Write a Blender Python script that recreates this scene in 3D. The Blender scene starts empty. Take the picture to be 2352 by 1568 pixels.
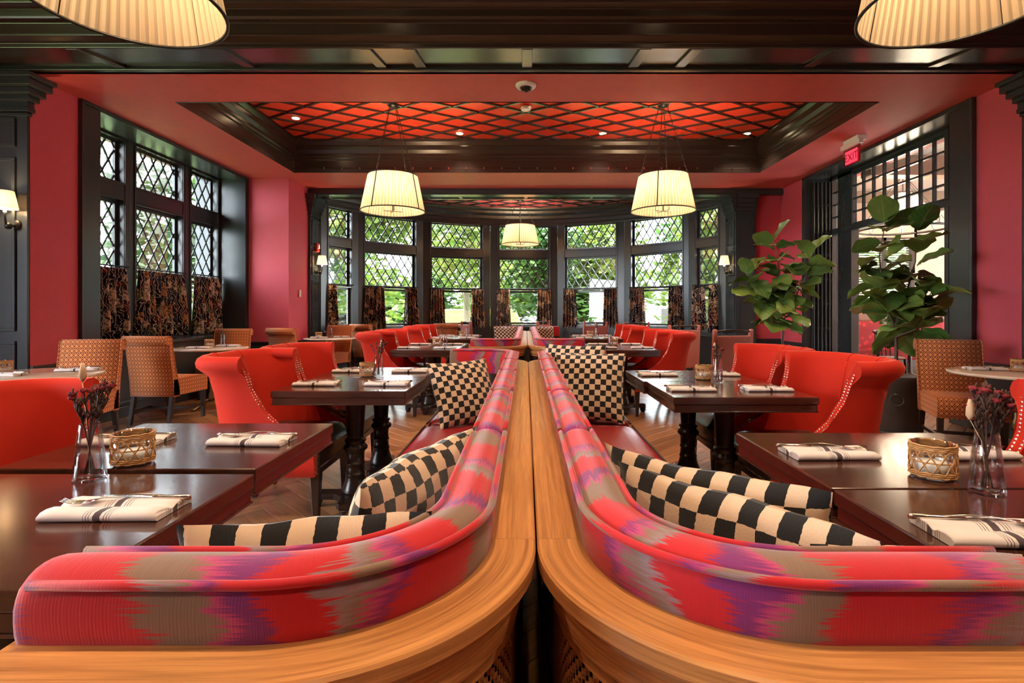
import bpy, math, random
from math import pi, sin, cos, tan, radians, sqrt, atan2
random.seed(7)
SC = bpy.context.scene
COL = SC.collection
# ------------------------------------------------------------------ camera, world, sun, exposure
cd = bpy.data.cameras.new('camera'); cam = bpy.data.objects.new('camera', cd); COL.objects.link(cam)
cam.location = (0, 0, 1.215); cam.rotation_euler = (pi/2, 0, 0)
cd.sensor_width = 36.0; cd.lens = 1220/2352*36
cd.shift_x = (1176-1208)/2352; cd.shift_y = (712-784)/2352
cd.clip_start = 0.02; cd.clip_end = 300
SC.camera = cam
SC.view_settings.view_transform = 'Standard'; SC.view_settings.look = 'None'
SC.view_settings.gamma = 1.0; SC.view_settings.use_curve_mapping = False
SC.view_settings.exposure = 1.35
w = bpy.data.worlds.new('World'); SC.world = w; w.use_nodes = True
bg = w.node_tree.nodes['Background']; bg.inputs[0].default_value = (0.86, 0.93, 1.0, 1); bg.inputs[1].default_value = 14.0
sd = bpy.data.lights.new('sun', 'SUN'); sd.energy = 11; sd.angle = 0.02; sd.color = (1, .95, .85)
sun = bpy.data.objects.new('sun', sd); COL.objects.link(sun); sun.rotation_euler = (radians(28), radians(22), 0)

# ------------------------------------------------------------------ mesh helpers
class MB:
    def __init__(s): s.v=[]; s.f=[]; s.uv=[]; s.sm=[]
    def add(s, vs, fs, uvs=None, smooth=False):
        o=len(s.v); s.v+=[tuple(p) for p in vs]
        for i,f in enumerate(fs):
            s.f.append([a+o for a in f]); s.sm.append(smooth)
            s.uv.append(uvs[i] if uvs else [(0,0)]*len(f))
        return s
    def box(s,x0,x1,y0,y1,z0,z1):
        if x0>x1:x0,x1=x1,x0
        if y0>y1:y0,y1=y1,y0
        if z0>z1:z0,z1=z1,z0
        P=[(x0,y0,z0),(x1,y0,z0),(x1,y1,z0),(x0,y1,z0),(x0,y0,z1),(x1,y0,z1),(x1,y1,z1),(x0,y1,z1)]
        F=[(0,3,2,1),(4,5,6,7),(0,1,5,4),(1,2,6,5),(2,3,7,6),(3,0,4,7)]
        U=[]
        for k,f in enumerate(F):
            a=(0,1) if k<2 else ((0,2) if k in(2,4) else (1,2))
            U.append([(P[i][a[0]],P[i][a[1]]) for i in f])
        return s.add(P,F,U)
    def grid(s,P,uv=None,cu=False,cv=False,capu=False,smooth=True,flip=False):
        """P[i][j] rows; cu: wrap rows, cv: wrap columns, capu: ngon caps on first/last row"""
        n=len(P); m=len(P[0]); vs=[p for r in P for p in r]; F=[];U=[]
        for i in range(n if cu else n-1):
            for j in range(m if cv else m-1):
                i2=(i+1)%n; j2=(j+1)%m
                f=[i*m+j,i2*m+j,i2*m+j2,i*m+j2]
                if uv:
                    jj=j+1; ii=i+1
                    q=[uv(i,j),uv(ii,j),uv(ii,jj),uv(i,jj)]
                else: q=[(i/max(1,n-1),j/max(1,m-1))]*4
                if flip: f=f[::-1]; q=q[::-1]
                F.append(f);U.append(q)
        o=len(s.v); s.add(vs,F,U,smooth)
        if capu:
            for r,rev in ((0,False),(n-1,True)):
                idx=[o+r*m+j for j in range(m)]
                if rev ^ flip: idx=idx[::-1]
                s.f.append(idx); s.sm.append(False); s.uv.append([(s.v[k][1],s.v[k][2]) for k in idx])
        return s
    def lathe(s,prof,n=16,c=(0,0,0),capped=True):
        P=[[(c[0]+r*cos(2*pi*k/n),c[1]+r*sin(2*pi*k/n),c[2]+z) for k in range(n)] for r,z in prof]
        L=[0]
        for a,b in zip(prof,prof[1:]): L.append(L[-1]+math.hypot(a[0]-b[0],a[1]-b[1]))
        s.grid(P,uv=lambda i,j:(j/n,L[min(i,len(L)-1)]),cv=True,capu=capped,flip=True); return s
    def tube(s,pts,r,n=6,caps=True,closed=False):
        rs=r if isinstance(r,(list,tuple)) else [r]*len(pts)
        P=[]; N=len(pts); L=0
        prev=None
        for i,p in enumerate(pts):
            a=pts[(i-1)%N] if (closed or i>0) else p
            b=pts[(i+1)%N] if (closed or i<N-1) else p
            t=[b[k]-a[k] for k in range(3)]; l=sqrt(sum(q*q for q in t)) or 1; t=[q/l for q in t]
            if prev is None:
                up=(0,0,1) if abs(t[2])<.9 else (1,0,0)
            else: up=prev
            d=sum(up[k]*t[k] for k in range(3)); u=[up[k]-d*t[k] for k in range(3)]
            l=sqrt(sum(q*q for q in u)) or 1; u=[q/l for q in u]; prev=u
            v=[t[1]*u[2]-t[2]*u[1],t[2]*u[0]-t[0]*u[2],t[0]*u[1]-t[1]*u[0]]
            P.append([tuple(p[k]+rs[i]*(u[k]*cos(2*pi*j/n)+v[k]*sin(2*pi*j/n)) for k in range(3)) for j in range(n)])
        cum=[0]
        for a,b in zip(pts,pts[1:]): cum.append(cum[-1]+math.dist(a,b))
        cum.append(cum[-1]+.1)
        s.grid(P,uv=lambda i,j:(cum[min(i,len(cum)-1)],j/n*.05),cv=True,cu=closed,capu=caps and not closed); return s
    def prism(s,poly,x0,x1,smooth=False,axis='x'):
        """closed polygon in (y,z) extruded along x (or polygon in (x,z) along y / (x,y) along z)"""
        L=[0]; n=len(poly)
        for i in range(n): L.append(L[-1]+math.dist(poly[i],poly[(i+1)%n]))
        def p3(t,q):
            if axis=='x': return (t,q[0],q[1])
            if axis=='y': return (q[0],t,q[1])
            return (q[0],q[1],t)
        P=[[p3(x0,q) for q in poly],[p3(x1,q) for q in poly]]
        o=len(s.f)
        s.grid(P,uv=lambda i,j:((x0,x1)[i],L[j]),cv=True,smooth=smooth)
        b=len(s.v)-2*n
        for r,rev in ((0,False),(1,True)):
            idx=[b+r*n+j for j in range(n)]; q=[poly[j] for j in range(n)]
            if rev: idx=idx[::-1]; q=q[::-1]
            s.f.append(idx); s.sm.append(False); s.uv.append(q)
        return s
    def xf(s,fn): s.v=[fn(*p) for p in s.v]; return s
    def mesh(s,name,mat):
        me=bpy.data.meshes.new(name); me.from_pydata(s.v,[],s.f)
        me.polygons.foreach_set('use_smooth',s.sm)
        ul=me.uv_layers.new(name='UVMap'); flat=[c for f in s.uv for p in f for c in p]
        ul.data.foreach_set('uv',flat)
        if mat: me.materials.append(mat)
        me.update(); return me
    def build(s,name,mat,parent=None,loc=None,rz=None,bevel=0,stuff=False,label=None):
        o=bpy.data.objects.new(name,s.mesh(name,mat)); COL.objects.link(o)
        if parent: o.parent=parent
        if loc: o.location=loc
        if rz is not None: o.rotation_euler=(0,0,rz)
        if bevel:
            b=o.modifiers.new('bevel','BEVEL'); b.width=bevel; b.segments=2; b.limit_method='ANGLE'; b.angle_limit=radians(40)
        if stuff: o['kind']='stuff'
        if label: o['label']=label
        return o
def tag(o,label,cat=None,group=None,kind=None):
    o['label']=label
    if cat: o['category']=cat
    if group: o['group']=group
    if kind: o['kind']=kind
    return o
def empty(name,loc=(0,0,0),rz=0,label=None,cat=None,group=None,kind=None):
    o=bpy.data.objects.new(name,None); COL.objects.link(o); o.location=loc; o.rotation_euler=(0,0,rz); o.empty_display_size=.1
    if label: tag(o,label,cat,group,kind)
    return o
def struct(name,mb,mat,label,bevel=0):
    o=mb.build(name,mat,bevel=bevel); o['kind']='structure'; o['label']=label; return o
KIDS={}
def copy_tree(o,parent=None):
    c=o.copy(); COL.objects.link(c); c.parent=parent
    for ch in [k for k in bpy.data.objects if k.parent is o]: copy_tree(ch,c)
    return c
def clone(proto,loc,rz,label,group=None,cat=None,rot=None):
    """use the prototype itself the first time, then copies of it and its parts"""
    if proto.get('_used'):
        c=copy_tree(proto)
    else: c=proto; proto['_used']=1
    c.location=loc; c.rotation_euler=rot if rot else (0,0,rz)
    c['label']=label
    if group: c['group']=group
    if cat: c['category']=cat
    return c
def light(name,kind,loc,energy,color,size=.1,rot=None,spot=None,blend=.6,parent=None):
    d=bpy.data.lights.new(name,kind); d.energy=energy; d.color=color
    if kind=='POINT': d.shadow_soft_size=size
    if kind=='SPOT': d.shadow_soft_size=size; d.spot_size=spot; d.spot_blend=blend
    o=bpy.data.objects.new(name,d); COL.objects.link(o); o.location=loc
    if rot: o.rotation_euler=rot
    if parent: o.parent=parent
    return o
ORD=['first','second','third','fourth','fifth','sixth','seventh','eighth','ninth','tenth','eleventh','twelfth']

# ------------------------------------------------------------------ materials
def lin(r,g,b):
    f=lambda c:(c/255/12.92) if c/255<=.04045 else ((c/255+.055)/1.055)**2.4
    return (f(r),f(g),f(b),1)
class NT:
    def __init__(s,name):
        s.m=bpy.data.materials.new(name); s.m.use_nodes=True; s.t=s.m.node_tree; s.n=s.t.nodes; s.l=s.t.links
        s.p=s.n['Principled BSDF']; s.out=s.n['Material Output']
    def new(s,typ,**kw):
        x=s.n.new(typ)
        for k,v in kw.items():
            if k.startswith('_'): x.inputs[k[1:].replace('_',' ')].default_value=v
            else: setattr(x,k,v)
        return x
    def link(s,a,b): s.l.new(a,b)
    def val(s,sock,v):
        if hasattr(v,'is_output') or isinstance(v,bpy.types.NodeSocket): s.link(v,sock)
        else: sock.default_value=v
    def math(s,op,a,b=None,c=None):
        x=s.n.new('ShaderNodeMath'); x.operation=op; s.val(x.inputs[0],a)
        if b is not None: s.val(x.inputs[1],b)
        if c is not None: s.val(x.inputs[2],c)
        return x.outputs[0]
    def coord(s,kind='UV'): return s.n.new('ShaderNodeTexCoord').outputs[kind]
    def map(s,vec,scale=(1,1,1),loc=(0,0,0),rot=(0,0,0)):
        x=s.n.new('ShaderNodeMapping'); s.link(vec,x.inputs[0]); x.inputs['Scale'].default_value=scale; x.inputs['Location'].default_value=loc; x.inputs['Rotation'].default_value=rot; return x.outputs[0]
    def noise(s,vec,scale=5,detail=3,rough=.5,dist=0):
        x=s.n.new('ShaderNodeTexNoise'); s.link(vec,x.inputs['Vector']); x.inputs['Scale'].default_value=scale; x.inputs['Detail'].default_value=detail; x.inputs['Roughness'].default_value=rough; x.inputs['Distortion'].default_value=dist; return x.outputs['Fac']
    def ramp(s,fac,stops,interp='LINEAR'):
        x=s.n.new('ShaderNodeValToRGB'); s.link(fac,x.inputs[0]); e=x.color_ramp; e.interpolation=interp
        while len(e.elements)<len(stops): e.elements.new(.5)
        for k,(p,c) in enumerate(stops): e.elements[k].position=p; e.elements[k].color=c
        return x.outputs[0]
    def mix(s,fac,a,b,mode='MIX'):
        x=s.n.new('ShaderNodeMix'); x.data_type='RGBA'; x.blend_type=mode
        s.val(x.inputs[0],fac); s.val(x.inputs[6],a); s.val(x.inputs[7],b); return x.outputs[2]
    def bump(s,h,strength=.3,dist=.01):
        x=s.n.new('ShaderNodeBump'); x.inputs['Strength'].default_value=strength; x.inputs['Distance'].default_value=dist; s.link(h,x.inputs['Height']); s.link(x.outputs[0],s.p.inputs['Normal'])
    def sep(s,vec):
        x=s.n.new('ShaderNodeSeparateXYZ'); s.link(vec,x.inputs[0]); return x.outputs
    def comb(s,x_,y_,z_=0):
        x=s.n.new('ShaderNodeCombineXYZ'); s.val(x.inputs[0],x_); s.val(x.inputs[1],y_); s.val(x.inputs[2],z_); return x.outputs[0]
    def set(s,**kw):
        for k,v in kw.items(): s.val(s.p.inputs[{'col':'Base Color','rough':'Roughness','metal':'Metallic','spec':'Specular IOR Level','sheen':'Sheen Weight','sheenr':'Sheen Roughness','coat':'Coat Weight','coatr':'Coat Roughness','em':'Emission Strength','emc':'Emission Color','sub':'Subsurface Weight','tr':'Transmission Weight','alpha':'Alpha'}[k]],v)
        return s
MATS={}
def plain(name,col,rough=.5,metal=0,spec=.5,bump=None,var=0,**kw):
    n=NT(name); n.set(col=col,rough=rough,metal=metal,spec=spec,**kw)
    if bump or var:
        c=n.coord('Object')
        if bump: n.bump(n.noise(c,bump[0],3),bump[1],.01)
        if var:
            f=n.noise(c,3,4); n.set(col=n.mix(f,tuple(k*(1-var) for k in col[:3])+(1,),tuple(min(1,k*(1+var)) for k in col[:3])+(1,)))
    MATS[name]=n.m; return n.m
BLACK=plain('black_gloss_paint',(.030,.037,.040,1),.27,spec=.6,bump=(14,.06))  # base lifted above true black to carry glare and haze
BLACKF=plain('warm_lit_black_paint',(.036,.022,.018,1),.25,spec=.6,bump=(10,.06))  # black paint browned so the colour carries the warm lamplight
BRASS=plain('aged_brass',(.25,.17,.08,1),.35,1)
DARKM=plain('dark_metal',(.03,.028,.026,1),.4,.8)
STEEL=plain('cutlery_steel',(.72,.66,.58,1),.18,1)
NAIL=plain('nickel_nailheads',(.75,.70,.62,1),.22,1)
WHITE=plain('white_plastic',(.8,.78,.74,1),.4)
LEGW=plain('espresso_leg_wood',(.022,.012,.009,1),.3)
ZINC=plain('weathered_zinc',(.12,.115,.11,1),.5,.6,var=.5,bump=(6,.2))
SOIL=plain('soil',(.03,.02,.012,1),.9,bump=(40,.8))
BARK=plain('fig_bark',(.13,.09,.07,1),.8,bump=(40,.5))
REDP=plain('red_plastic',(.55,.02,.02,1),.4)
CREAMTOP=plain('cream_stone_top',(.62,.47,.36,1),.12,spec=.6,var=.08)
CREAMEDGE=plain('cream_edge',(.75,.68,.58,1),.3)
def wallmat(name,col,hue=.12):
    n=NT(name); c=n.coord('Object')
    a=n.noise(n.map(c,(160,160,8)),1,2); b=n.noise(n.map(c,(8,8,260)),1,2)
    f=n.math('ADD',a,b); big=n.noise(c,1.3,3)
    k=n.mix(n.math('MULTIPLY',f,.5),tuple(q*(1-hue*1.6) for q in col[:3])+(1,),tuple(min(1,q*(1+hue*1.6)) for q in col[:3])+(1,))
    n.set(col=k,rough=.55,spec=.35); n.bump(f,.12,.002); return n.m
WALLRED=wallmat('red_linen_wall',(.62,.085,.115,1))
SOFRED=wallmat('red_linen_soffit',(.64,.125,.12,1))
TRAYRED=plain('orange_red_lacquer_panel',(.66,.052,.022,1),.38,var=.12)
BAYRED=plain('pink_red_lacquer_panel',(.55,.09,.12,1),.35,var=.1)
def velvet(name,col):
    n=NT(name); c=n.coord('Object'); f=n.noise(c,7,5,.6)
    n.set(col=n.mix(f,tuple(q*.72 for q in col[:3])+(1,),col),rough=.75,spec=.15,sheen=.45,sheenr=.35)
    n.p.inputs['Sheen Tint'].default_value=(1,.35,.22,1)
    n.bump(n.noise(c,260,2),.1,.001); return n.m
VELVET=velvet('red_orange_velvet',(.56,.024,.010,1))
def leather(name,col,rough):
    n=NT(name); c=n.coord('Object'); f=n.noise(c,4,5)
    n.set(col=n.mix(f,tuple(q*.7 for q in col[:3])+(1,),tuple(q*1.25 for q in col[:3])+(1,)),rough=rough,spec=.6)
    h=n.math('ADD',n.noise(n.map(c,(30,5,20)),1,3),n.math('MULTIPLY',n.noise(c,300,2),.15)); n.bump(h,.16,.006); return n.m
SEATRED=leather('oxblood_leather',(.24,.012,.016,1),.3)
SEATBRN=leather('dark_brown_leather',(.035,.022,.018,1),.32)
def ikat():
    n=NT('ikat_velvet'); u,v,_=n.sep(n.coord('UV'))
    wv=n.comb(n.math('MULTIPLY',u,7.),n.math('MULTIPLY',v,210.))
    a=n.noise(wv,1,2,.7); b=n.noise(n.comb(n.math('MULTIPLY',u,3.),n.math('MULTIPLY',v,9.)),1,3)
    oi=n.n.new('ShaderNodeObjectInfo')
    w_=n.math('ADD',n.math('ADD',n.math('MULTIPLY',u,1.9),n.math('MULTIPLY',oi.outputs['Random'],3)),n.math('ADD',n.math('MULTIPLY',a,.26),n.math('MULTIPLY',b,.55)))
    fr=n.math('FRACT',w_)
    R=(.50,.012,.016,1);T=(.22,.13,.085,1);P=(.20,.022,.13,1);K=(.50,.045,.14,1);G=(.27,.19,.20,1)
    col=n.ramp(fr,[(0,R),(.24,R),(.27,T),(.40,T),(.43,K),(.48,P),(.55,P),(.58,R),(.76,R),(.79,G),(.86,T),(.89,K),(.95,P),(1,R)])
    rib=n.math('SINE',n.math('MULTIPLY',u,1500)); thr=n.noise(n.comb(n.math('MULTIPLY',u,300),n.math('MULTIPLY',v,14)),1,2)
    col=n.mix(n.math('MULTIPLY',thr,.35),col,n.mix(.5,col,(.08,.02,.03,1)))
    n.set(col=col,rough=.7,spec=.2,sheen=.35,sheenr=.4); n.bump(n.math('ADD',n.math('MULTIPLY',rib,.10),thr),.18,.002); return n.m
IKAT=ikat()
def wood(name,c1,c2,rough,sx=3,sy=45,coat=0,src='UV',spec=.5,perisland=False,bump=.08):
    n=NT(name); c=n.coord(src)
    m=n.map(c,(sx,sy,sy) if src!='UV' else (sx,sy,1))
    if perisland:
        g=n.n.new('ShaderNodeNewGeometry'); oi=n.n.new('ShaderNodeObjectInfo'); r=n.math('ADD',g.outputs['Random Per Island'],oi.outputs['Random'])
        ad=n.n.new('ShaderNodeVectorMath'); ad.operation='ADD'; n.link(m,ad.inputs[0]); n.link(n.comb(n.math('MULTIPLY',r,37),n.math('MULTIPLY',r,91)),ad.inputs[1]); m=ad.outputs[0]
    f=n.noise(m,1,5,.6,.6); g2=n.noise(m,3,3,.6)
    fac=n.math('ADD',n.math('MULTIPLY',f,.75),n.math('MULTIPLY',g2,.35))
    if perisland: fac=n.math('ADD',fac,n.math('MULTIPLY',n.math('SUBTRACT',n.math('FRACT',n.math('MULTIPLY',r,3.7)),.5),.35))
    n.set(col=n.ramp(fac,[(.25,c1),(.75,c2)]),rough=rough,spec=spec,coat=coat,coatr=.12); n.bump(fac,bump,.003); return n.m
OAK=wood('honey_oak',(.17,.045,.010,1),(.68,.30,.095,1),.32,2.6,95,.15,bump=.2)
TABLE=wood('dark_mahogany',(.022,.008,.006,1),(.085,.028,.016,1),.2,2.5,22,.5,'Object',bump=.03)
FLOORM=wood('oak_floor',(.11,.042,.016,1),(.40,.18,.07,1),.3,2.5,30,.1,perisland=True)
BROWNW=wood('brown_wainscot_wood',(.10,.032,.012,1),(.22,.08,.03,1),.4,30,2,.1,'Object')
def diamond(name,cell,c_line,c_field,c_dot):
    n=NT(name); u,v,_=n.sep(n.coord('UV'))
    a=n.math('ABSOLUTE',n.math('SUBTRACT',n.math('FRACT',n.math('DIVIDE',u,cell)),.5))
    b=n.math('ABSOLUTE',n.math('SUBTRACT',n.math('FRACT',n.math('DIVIDE',v,cell*1.15)),.5))
    d=n.math('ADD',a,b); d2=n.math('ABSOLUTE',n.math('SUBTRACT',d,.5))
    inner=n.ramp(d,[(0,c_dot),(.17,c_dot),(.20,c_field),(1,c_field)])
    col=n.mix(n.ramp(d2,[(0,(1,1,1,1)),(.07,(1,1,1,1)),(.10,(0,0,0,1))]),inner,c_line)
    n.set(col=col,rough=.8,spec=.15,sheen=.2); n.bump(n.noise(n.map(n.coord('UV'),(700,700,1)),1,2),.2,.001); return n.m
DIAM=diamond('orange_diamond_fabric',.036,(.10,.008,.010,1),(.74,.27,.09,1),(.09,.008,.010,1))
def smallcheck():
    n=NT('pink_basket_fabric'); u,v,_=n.sep(n.coord('UV'))
    a=n.math('SINE',n.math('MULTIPLY',u,420)); b=n.math('SINE',n.math('MULTIPLY',v,420))
    n.set(col=n.ramp(n.math('MULTIPLY_ADD',n.math('MULTIPLY',a,b),.5,.5),[(.2,(.30,.06,.05,1)),(.8,(.58,.25,.20,1))]),rough=.8,spec=.15); return n.m
BASKET=smallcheck()
def checker():
    n=NT('checker_wool'); c=n.coord('UV'); x=n.n.new('ShaderNodeTexChecker'); x.inputs['Scale'].default_value=1/.036
    nz=n.noise(n.map(c,(90,90,1)),1,3); mp=n.n.new('ShaderNodeVectorMath'); mp.operation='ADD'; n.link(c,mp.inputs[0]); n.link(n.comb(n.math('MULTIPLY',nz,.006),n.math('MULTIPLY',nz,.005)),mp.inputs[1])
    n.link(mp.outputs[0],x.inputs[0]); x.inputs[1].default_value=(.016,.014,.013,1); x.inputs[2].default_value=(.62,.43,.29,1)
    n.set(col=x.outputs[0],rough=.95,spec=.05,sheen=.3); n.bump(n.noise(n.map(c,(500,160,1)),1,3),.5,.002); return n.m
CHECK=checker()
def floral():
    n=NT('floral_curtain'); c=n.map(n.coord('UV'),(1,1,1))
    d=n.noise(c,5,3,.6); ad=n.n.new('ShaderNodeVectorMath'); ad.operation='ADD'; n.link(c,ad.inputs[0]); n.link(n.comb(n.math('MULTIPLY',d,.25),n.math('MULTIPLY',d,-.2)),ad.inputs[1])
    vo=n.n.new('ShaderNodeTexVoronoi'); vo.feature='DISTANCE_TO_EDGE'; vo.inputs['Scale'].default_value=7; n.link(ad.outputs[0],vo.inputs['Vector'])
    wv=n.n.new('ShaderNodeTexWave'); wv.inputs['Scale'].default_value=9; wv.inputs['Distortion'].default_value=7; n.link(ad.outputs[0],wv.inputs['Vector'])
    vc=n.n.new('ShaderNodeTexVoronoi'); vc.inputs['Scale'].default_value=7; n.link(ad.outputs[0],vc.inputs['Vector'])
    pick=n.sep(vc.outputs['Color'])[0]
    k=(.010,.009,.013,1)
    col=n.ramp(pick,[(0,k),(.34,(.55,.40,.27,1)),(.48,(.36,.15,.05,1)),(.62,(.035,.04,.06,1)),(.72,(.14,.018,.018,1)),(.80,(.58,.46,.34,1)),(.90,(.10,.10,.05,1))],'CONSTANT')
    petals=n.ramp(n.noise(ad.outputs[0],26,2,.5,.8),[(.44,(1,1,1,1)),(.49,(0,0,0,1))])
    col=n.mix(n.math('MULTIPLY',petals,.8),col,k)
    col=n.mix(n.ramp(vo.outputs['Distance'],[(.03,(1,1,1,1)),(.06,(0,0,0,1))]),col,k)
    col=n.mix(n.ramp(wv.outputs['Fac'],[(.88,(0,0,0,1)),(.95,(.85,.85,.85,1))]),col,(.60,.48,.36,1))
    n.set(col=col,rough=.85,spec=.1); return n.m
FLORAL=floral()
def napkinmat():
    n=NT('striped_napkin_linen'); u,v,_=n.sep(n.coord('UV')); a=n.math('ABSOLUTE',u)
    k=(.07,.045,.05,1); wh=(.66,.57,.54,1)
    col=n.ramp(n.math('MULTIPLY',a,10),[(0,k),(.075,wh),(.15,k),(.165,wh),(.21,k),(.225,wh),(.27,k),(.285,wh)],'CONSTANT')
    n.set(col=col,rough=.9,spec=.1,sheen=.2); n.bump(n.noise(n.map(n.coord('UV'),(900,900,1)),1,2),.2,.001); return n.m
NAPK=napkinmat()
def glass(name,tint,gl=.10,dens=.9):
    n=NT(name); n.n.remove(n.p)
    t=n.new('ShaderNodeBsdfTransparent'); t.inputs[0].default_value=tint
    g=n.new('ShaderNodeBsdfGlossy'); g.inputs['Roughness'].default_value=.02
    f=n.new('ShaderNodeFresnel'); f.inputs[0].default_value=1.5
    m=n.new('ShaderNodeMixShader'); n.link(n.math('MULTIPLY_ADD',f.outputs[0],dens,gl*.2),m.inputs[0]); n.link(t.outputs[0],m.inputs[1]); n.link(g.outputs[0],m.inputs[2]); n.link(m.outputs[0],n.out.inputs[0]); return n.m
WINGLASS=glass('window_glass',(.95,.97,.97,1),.1,.5)
VASEGL=glass('clear_vase_glass',(.975,.98,.985,1),.15,.55)
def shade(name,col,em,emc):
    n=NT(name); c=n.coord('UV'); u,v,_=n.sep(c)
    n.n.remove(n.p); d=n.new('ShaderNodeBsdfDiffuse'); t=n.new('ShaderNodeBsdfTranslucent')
    cc=n.ramp(n.math('FRACT',u),[(0,tuple(q*.55 for q in col[:3])+(1,)),(.28,tuple(q*.6 for q in col[:3])+(1,)),(.42,col),(.9,col),(1,tuple(q*.55 for q in col[:3])+(1,))]); n.link(cc,d.inputs[0]); n.link(cc,t.inputs[0])  # dark band per pleat: fold shading painted in, plus doubled cloth
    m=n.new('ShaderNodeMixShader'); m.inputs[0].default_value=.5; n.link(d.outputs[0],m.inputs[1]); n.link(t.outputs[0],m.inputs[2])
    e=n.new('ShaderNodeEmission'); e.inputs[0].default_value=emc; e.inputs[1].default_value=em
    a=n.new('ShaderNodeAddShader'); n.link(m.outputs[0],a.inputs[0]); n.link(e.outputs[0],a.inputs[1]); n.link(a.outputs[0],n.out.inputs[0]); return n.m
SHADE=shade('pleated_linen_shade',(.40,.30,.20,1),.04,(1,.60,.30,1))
SCONCE=shade('sconce_shade_linen',(.8,.66,.5,1),.35,(1,.68,.38,1))
def emis(name,col,s):
    n=NT(name); n.set(col=(0,0,0,1),emc=col,em=s); return n.m
BULB=emis('warm_bulb',(1,.72,.40,1),14)
EXITM=emis('exit_red_glow',(1,.03,.06,1),.9)
def leafm(name,c1,c2,vein=True,rough=.35):
    n=NT(name); u,v,_=n.sep(n.coord('UV')); oi=n.n.new('ShaderNodeObjectInfo'); g=n.n.new('ShaderNodeNewGeometry')
    r=n.math('FRACT',n.math('ADD',oi.outputs['Random'],g.outputs['Random Per Island']))
    col=n.mix(r,c1,c2)
    if vein:
        a=n.math('ABSOLUTE',v); mid=n.ramp(a,[(.02,(1,1,1,1)),(.06,(0,0,0,1))])
        s=n.math('ABSOLUTE',n.math('SINE',n.math('MULTIPLY',n.math('SUBTRACT',u,n.math('MULTIPLY',a,.35)),22)))
        ve=n.ramp(s,[(.05,(1,1,1,1)),(.16,(0,0,0,1))]); col=n.mix(n.math('MAXIMUM',mid,n.math('MULTIPLY',ve,.5)),col,(.20,.27,.10,1))
        edge=n.ramp(n.noise(n.comb(n.math('MULTIPLY',u,3),n.math('MULTIPLY',v,3),n.math('MULTIPLY',r,50)),1.2,3),[(.62,(0,0,0,1)),(.70,(1,1,1,1))])
        col=n.mix(n.math('MULTIPLY',edge,.55),col,(.30,.20,.10,1)); n.bump(s,.25,.006)
    n.set(col=col,rough=rough,spec=.5)
    if not vein:
        t=n.new('ShaderNodeBsdfTranslucent'); n.link(col,t.inputs[0]); m=n.new('ShaderNodeMixShader'); m.inputs[0].default_value=.45
        n.link(n.p.outputs[0],m.inputs[1]); n.link(t.outputs[0],m.inputs[2]); n.link(m.outputs[0],n.out.inputs[0])
    return n.m
FIGLEAF=leafm('fig_leaf',(.045,.12,.02,1),(.20,.32,.06,1))
TREE1=leafm('tree_leaf_bright',(.040,.090,.009,1),(.13,.165,.025,1),False,.5)
TREE2=leafm('tree_leaf_green',(.014,.048,.009,1),(.046,.095,.018,1),False,.5)
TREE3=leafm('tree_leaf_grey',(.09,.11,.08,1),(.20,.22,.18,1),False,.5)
# ------------------------------------------------------------------ structure
ZC=3.39; XW=4.6
def panel_frame(mb,x0,x1,z0,z1,y,t=.035,d=.018):
    """raised moulding rectangle on a wall facing -y at y"""
    mb.box(x0,x1,y-d,y,z0,z0+t).box(x0,x1,y-d,y,z1-t,z1).box(x0,x0+t,y-d,y,z0+t,z1-t).box(x1-t,x1,y-d,y,z0+t,z1-t)
def panel_frame_x(mb,y0,y1,z0,z1,x,sgn,t=.035,d=.018):
    a,b=(x,x+sgn*d)
    mb.box(a,b,y0,y1,z0,z0+t).box(a,b,y0,y1,z1-t,z1).box(a,b,y0,y0+t,z0+t,z1-t).box(a,b,y1-t,y1,z0+t,z1-t)
# floor: a dark bed with herringbone planks
fl=struct('floor',MB().box(-9,11,-4,13,-.12,-.012),LEGW,'herringbone oak plank floor of the dining room')
def herring():
    W,L=.125,.75; near=[];rest=[]
    c45=cos(pi/4)
    for n in range(-110,140):
        for j in range(-14,14):
            for kind in (0,1):
                if kind==0: cx=n*W+2*L*j+L/2; cy=n*W+W/2
                else: cx=L+n*W+2*L*j+W/2; cy=(n+1)*W-L/2
                X=(cx-cy)*c45; Y=(cx+cy)*c45+2
                if -5.0<X<5.4 and -1.2<Y<12.2: (near if (abs(X)<2.35 and 1.25<Y<6.3) else rest).append((X,Y,kind))
    near.sort(key=lambda p:math.hypot(p[0],p[1]))
    rest+=near[300:]; near=near[:300]
    def plank():
        l,wd=L/2-.0012,W/2-.0012; return MB().prism([(-wd,-.012),(wd,-.012),(wd,-.0015),(wd-.0015,0),(-wd+.0015,0),(-wd,-.0015)],-l,l)
    proto=plank(); me=proto.mesh('plank',FLOORM)
    for X,Y,k in near:
        o=bpy.data.objects.new('plank',me); COL.objects.link(o); o.parent=fl; o.location=(X,Y,0); o.rotation_euler=(0,0,pi/4+k*pi/2)
    big=MB(); bv=proto.v
    for X,Y,k in rest:
        a=pi/4+k*pi/2; ca,sa=cos(a),sin(a)
        big.add([(X+x*ca-y*sa,Y+x*sa+y*ca,z) for x,y,z in bv],proto.f,proto.uv)
    big.build('planks_further_off',FLOORM,fl,stuff=True)
herring()
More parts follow.
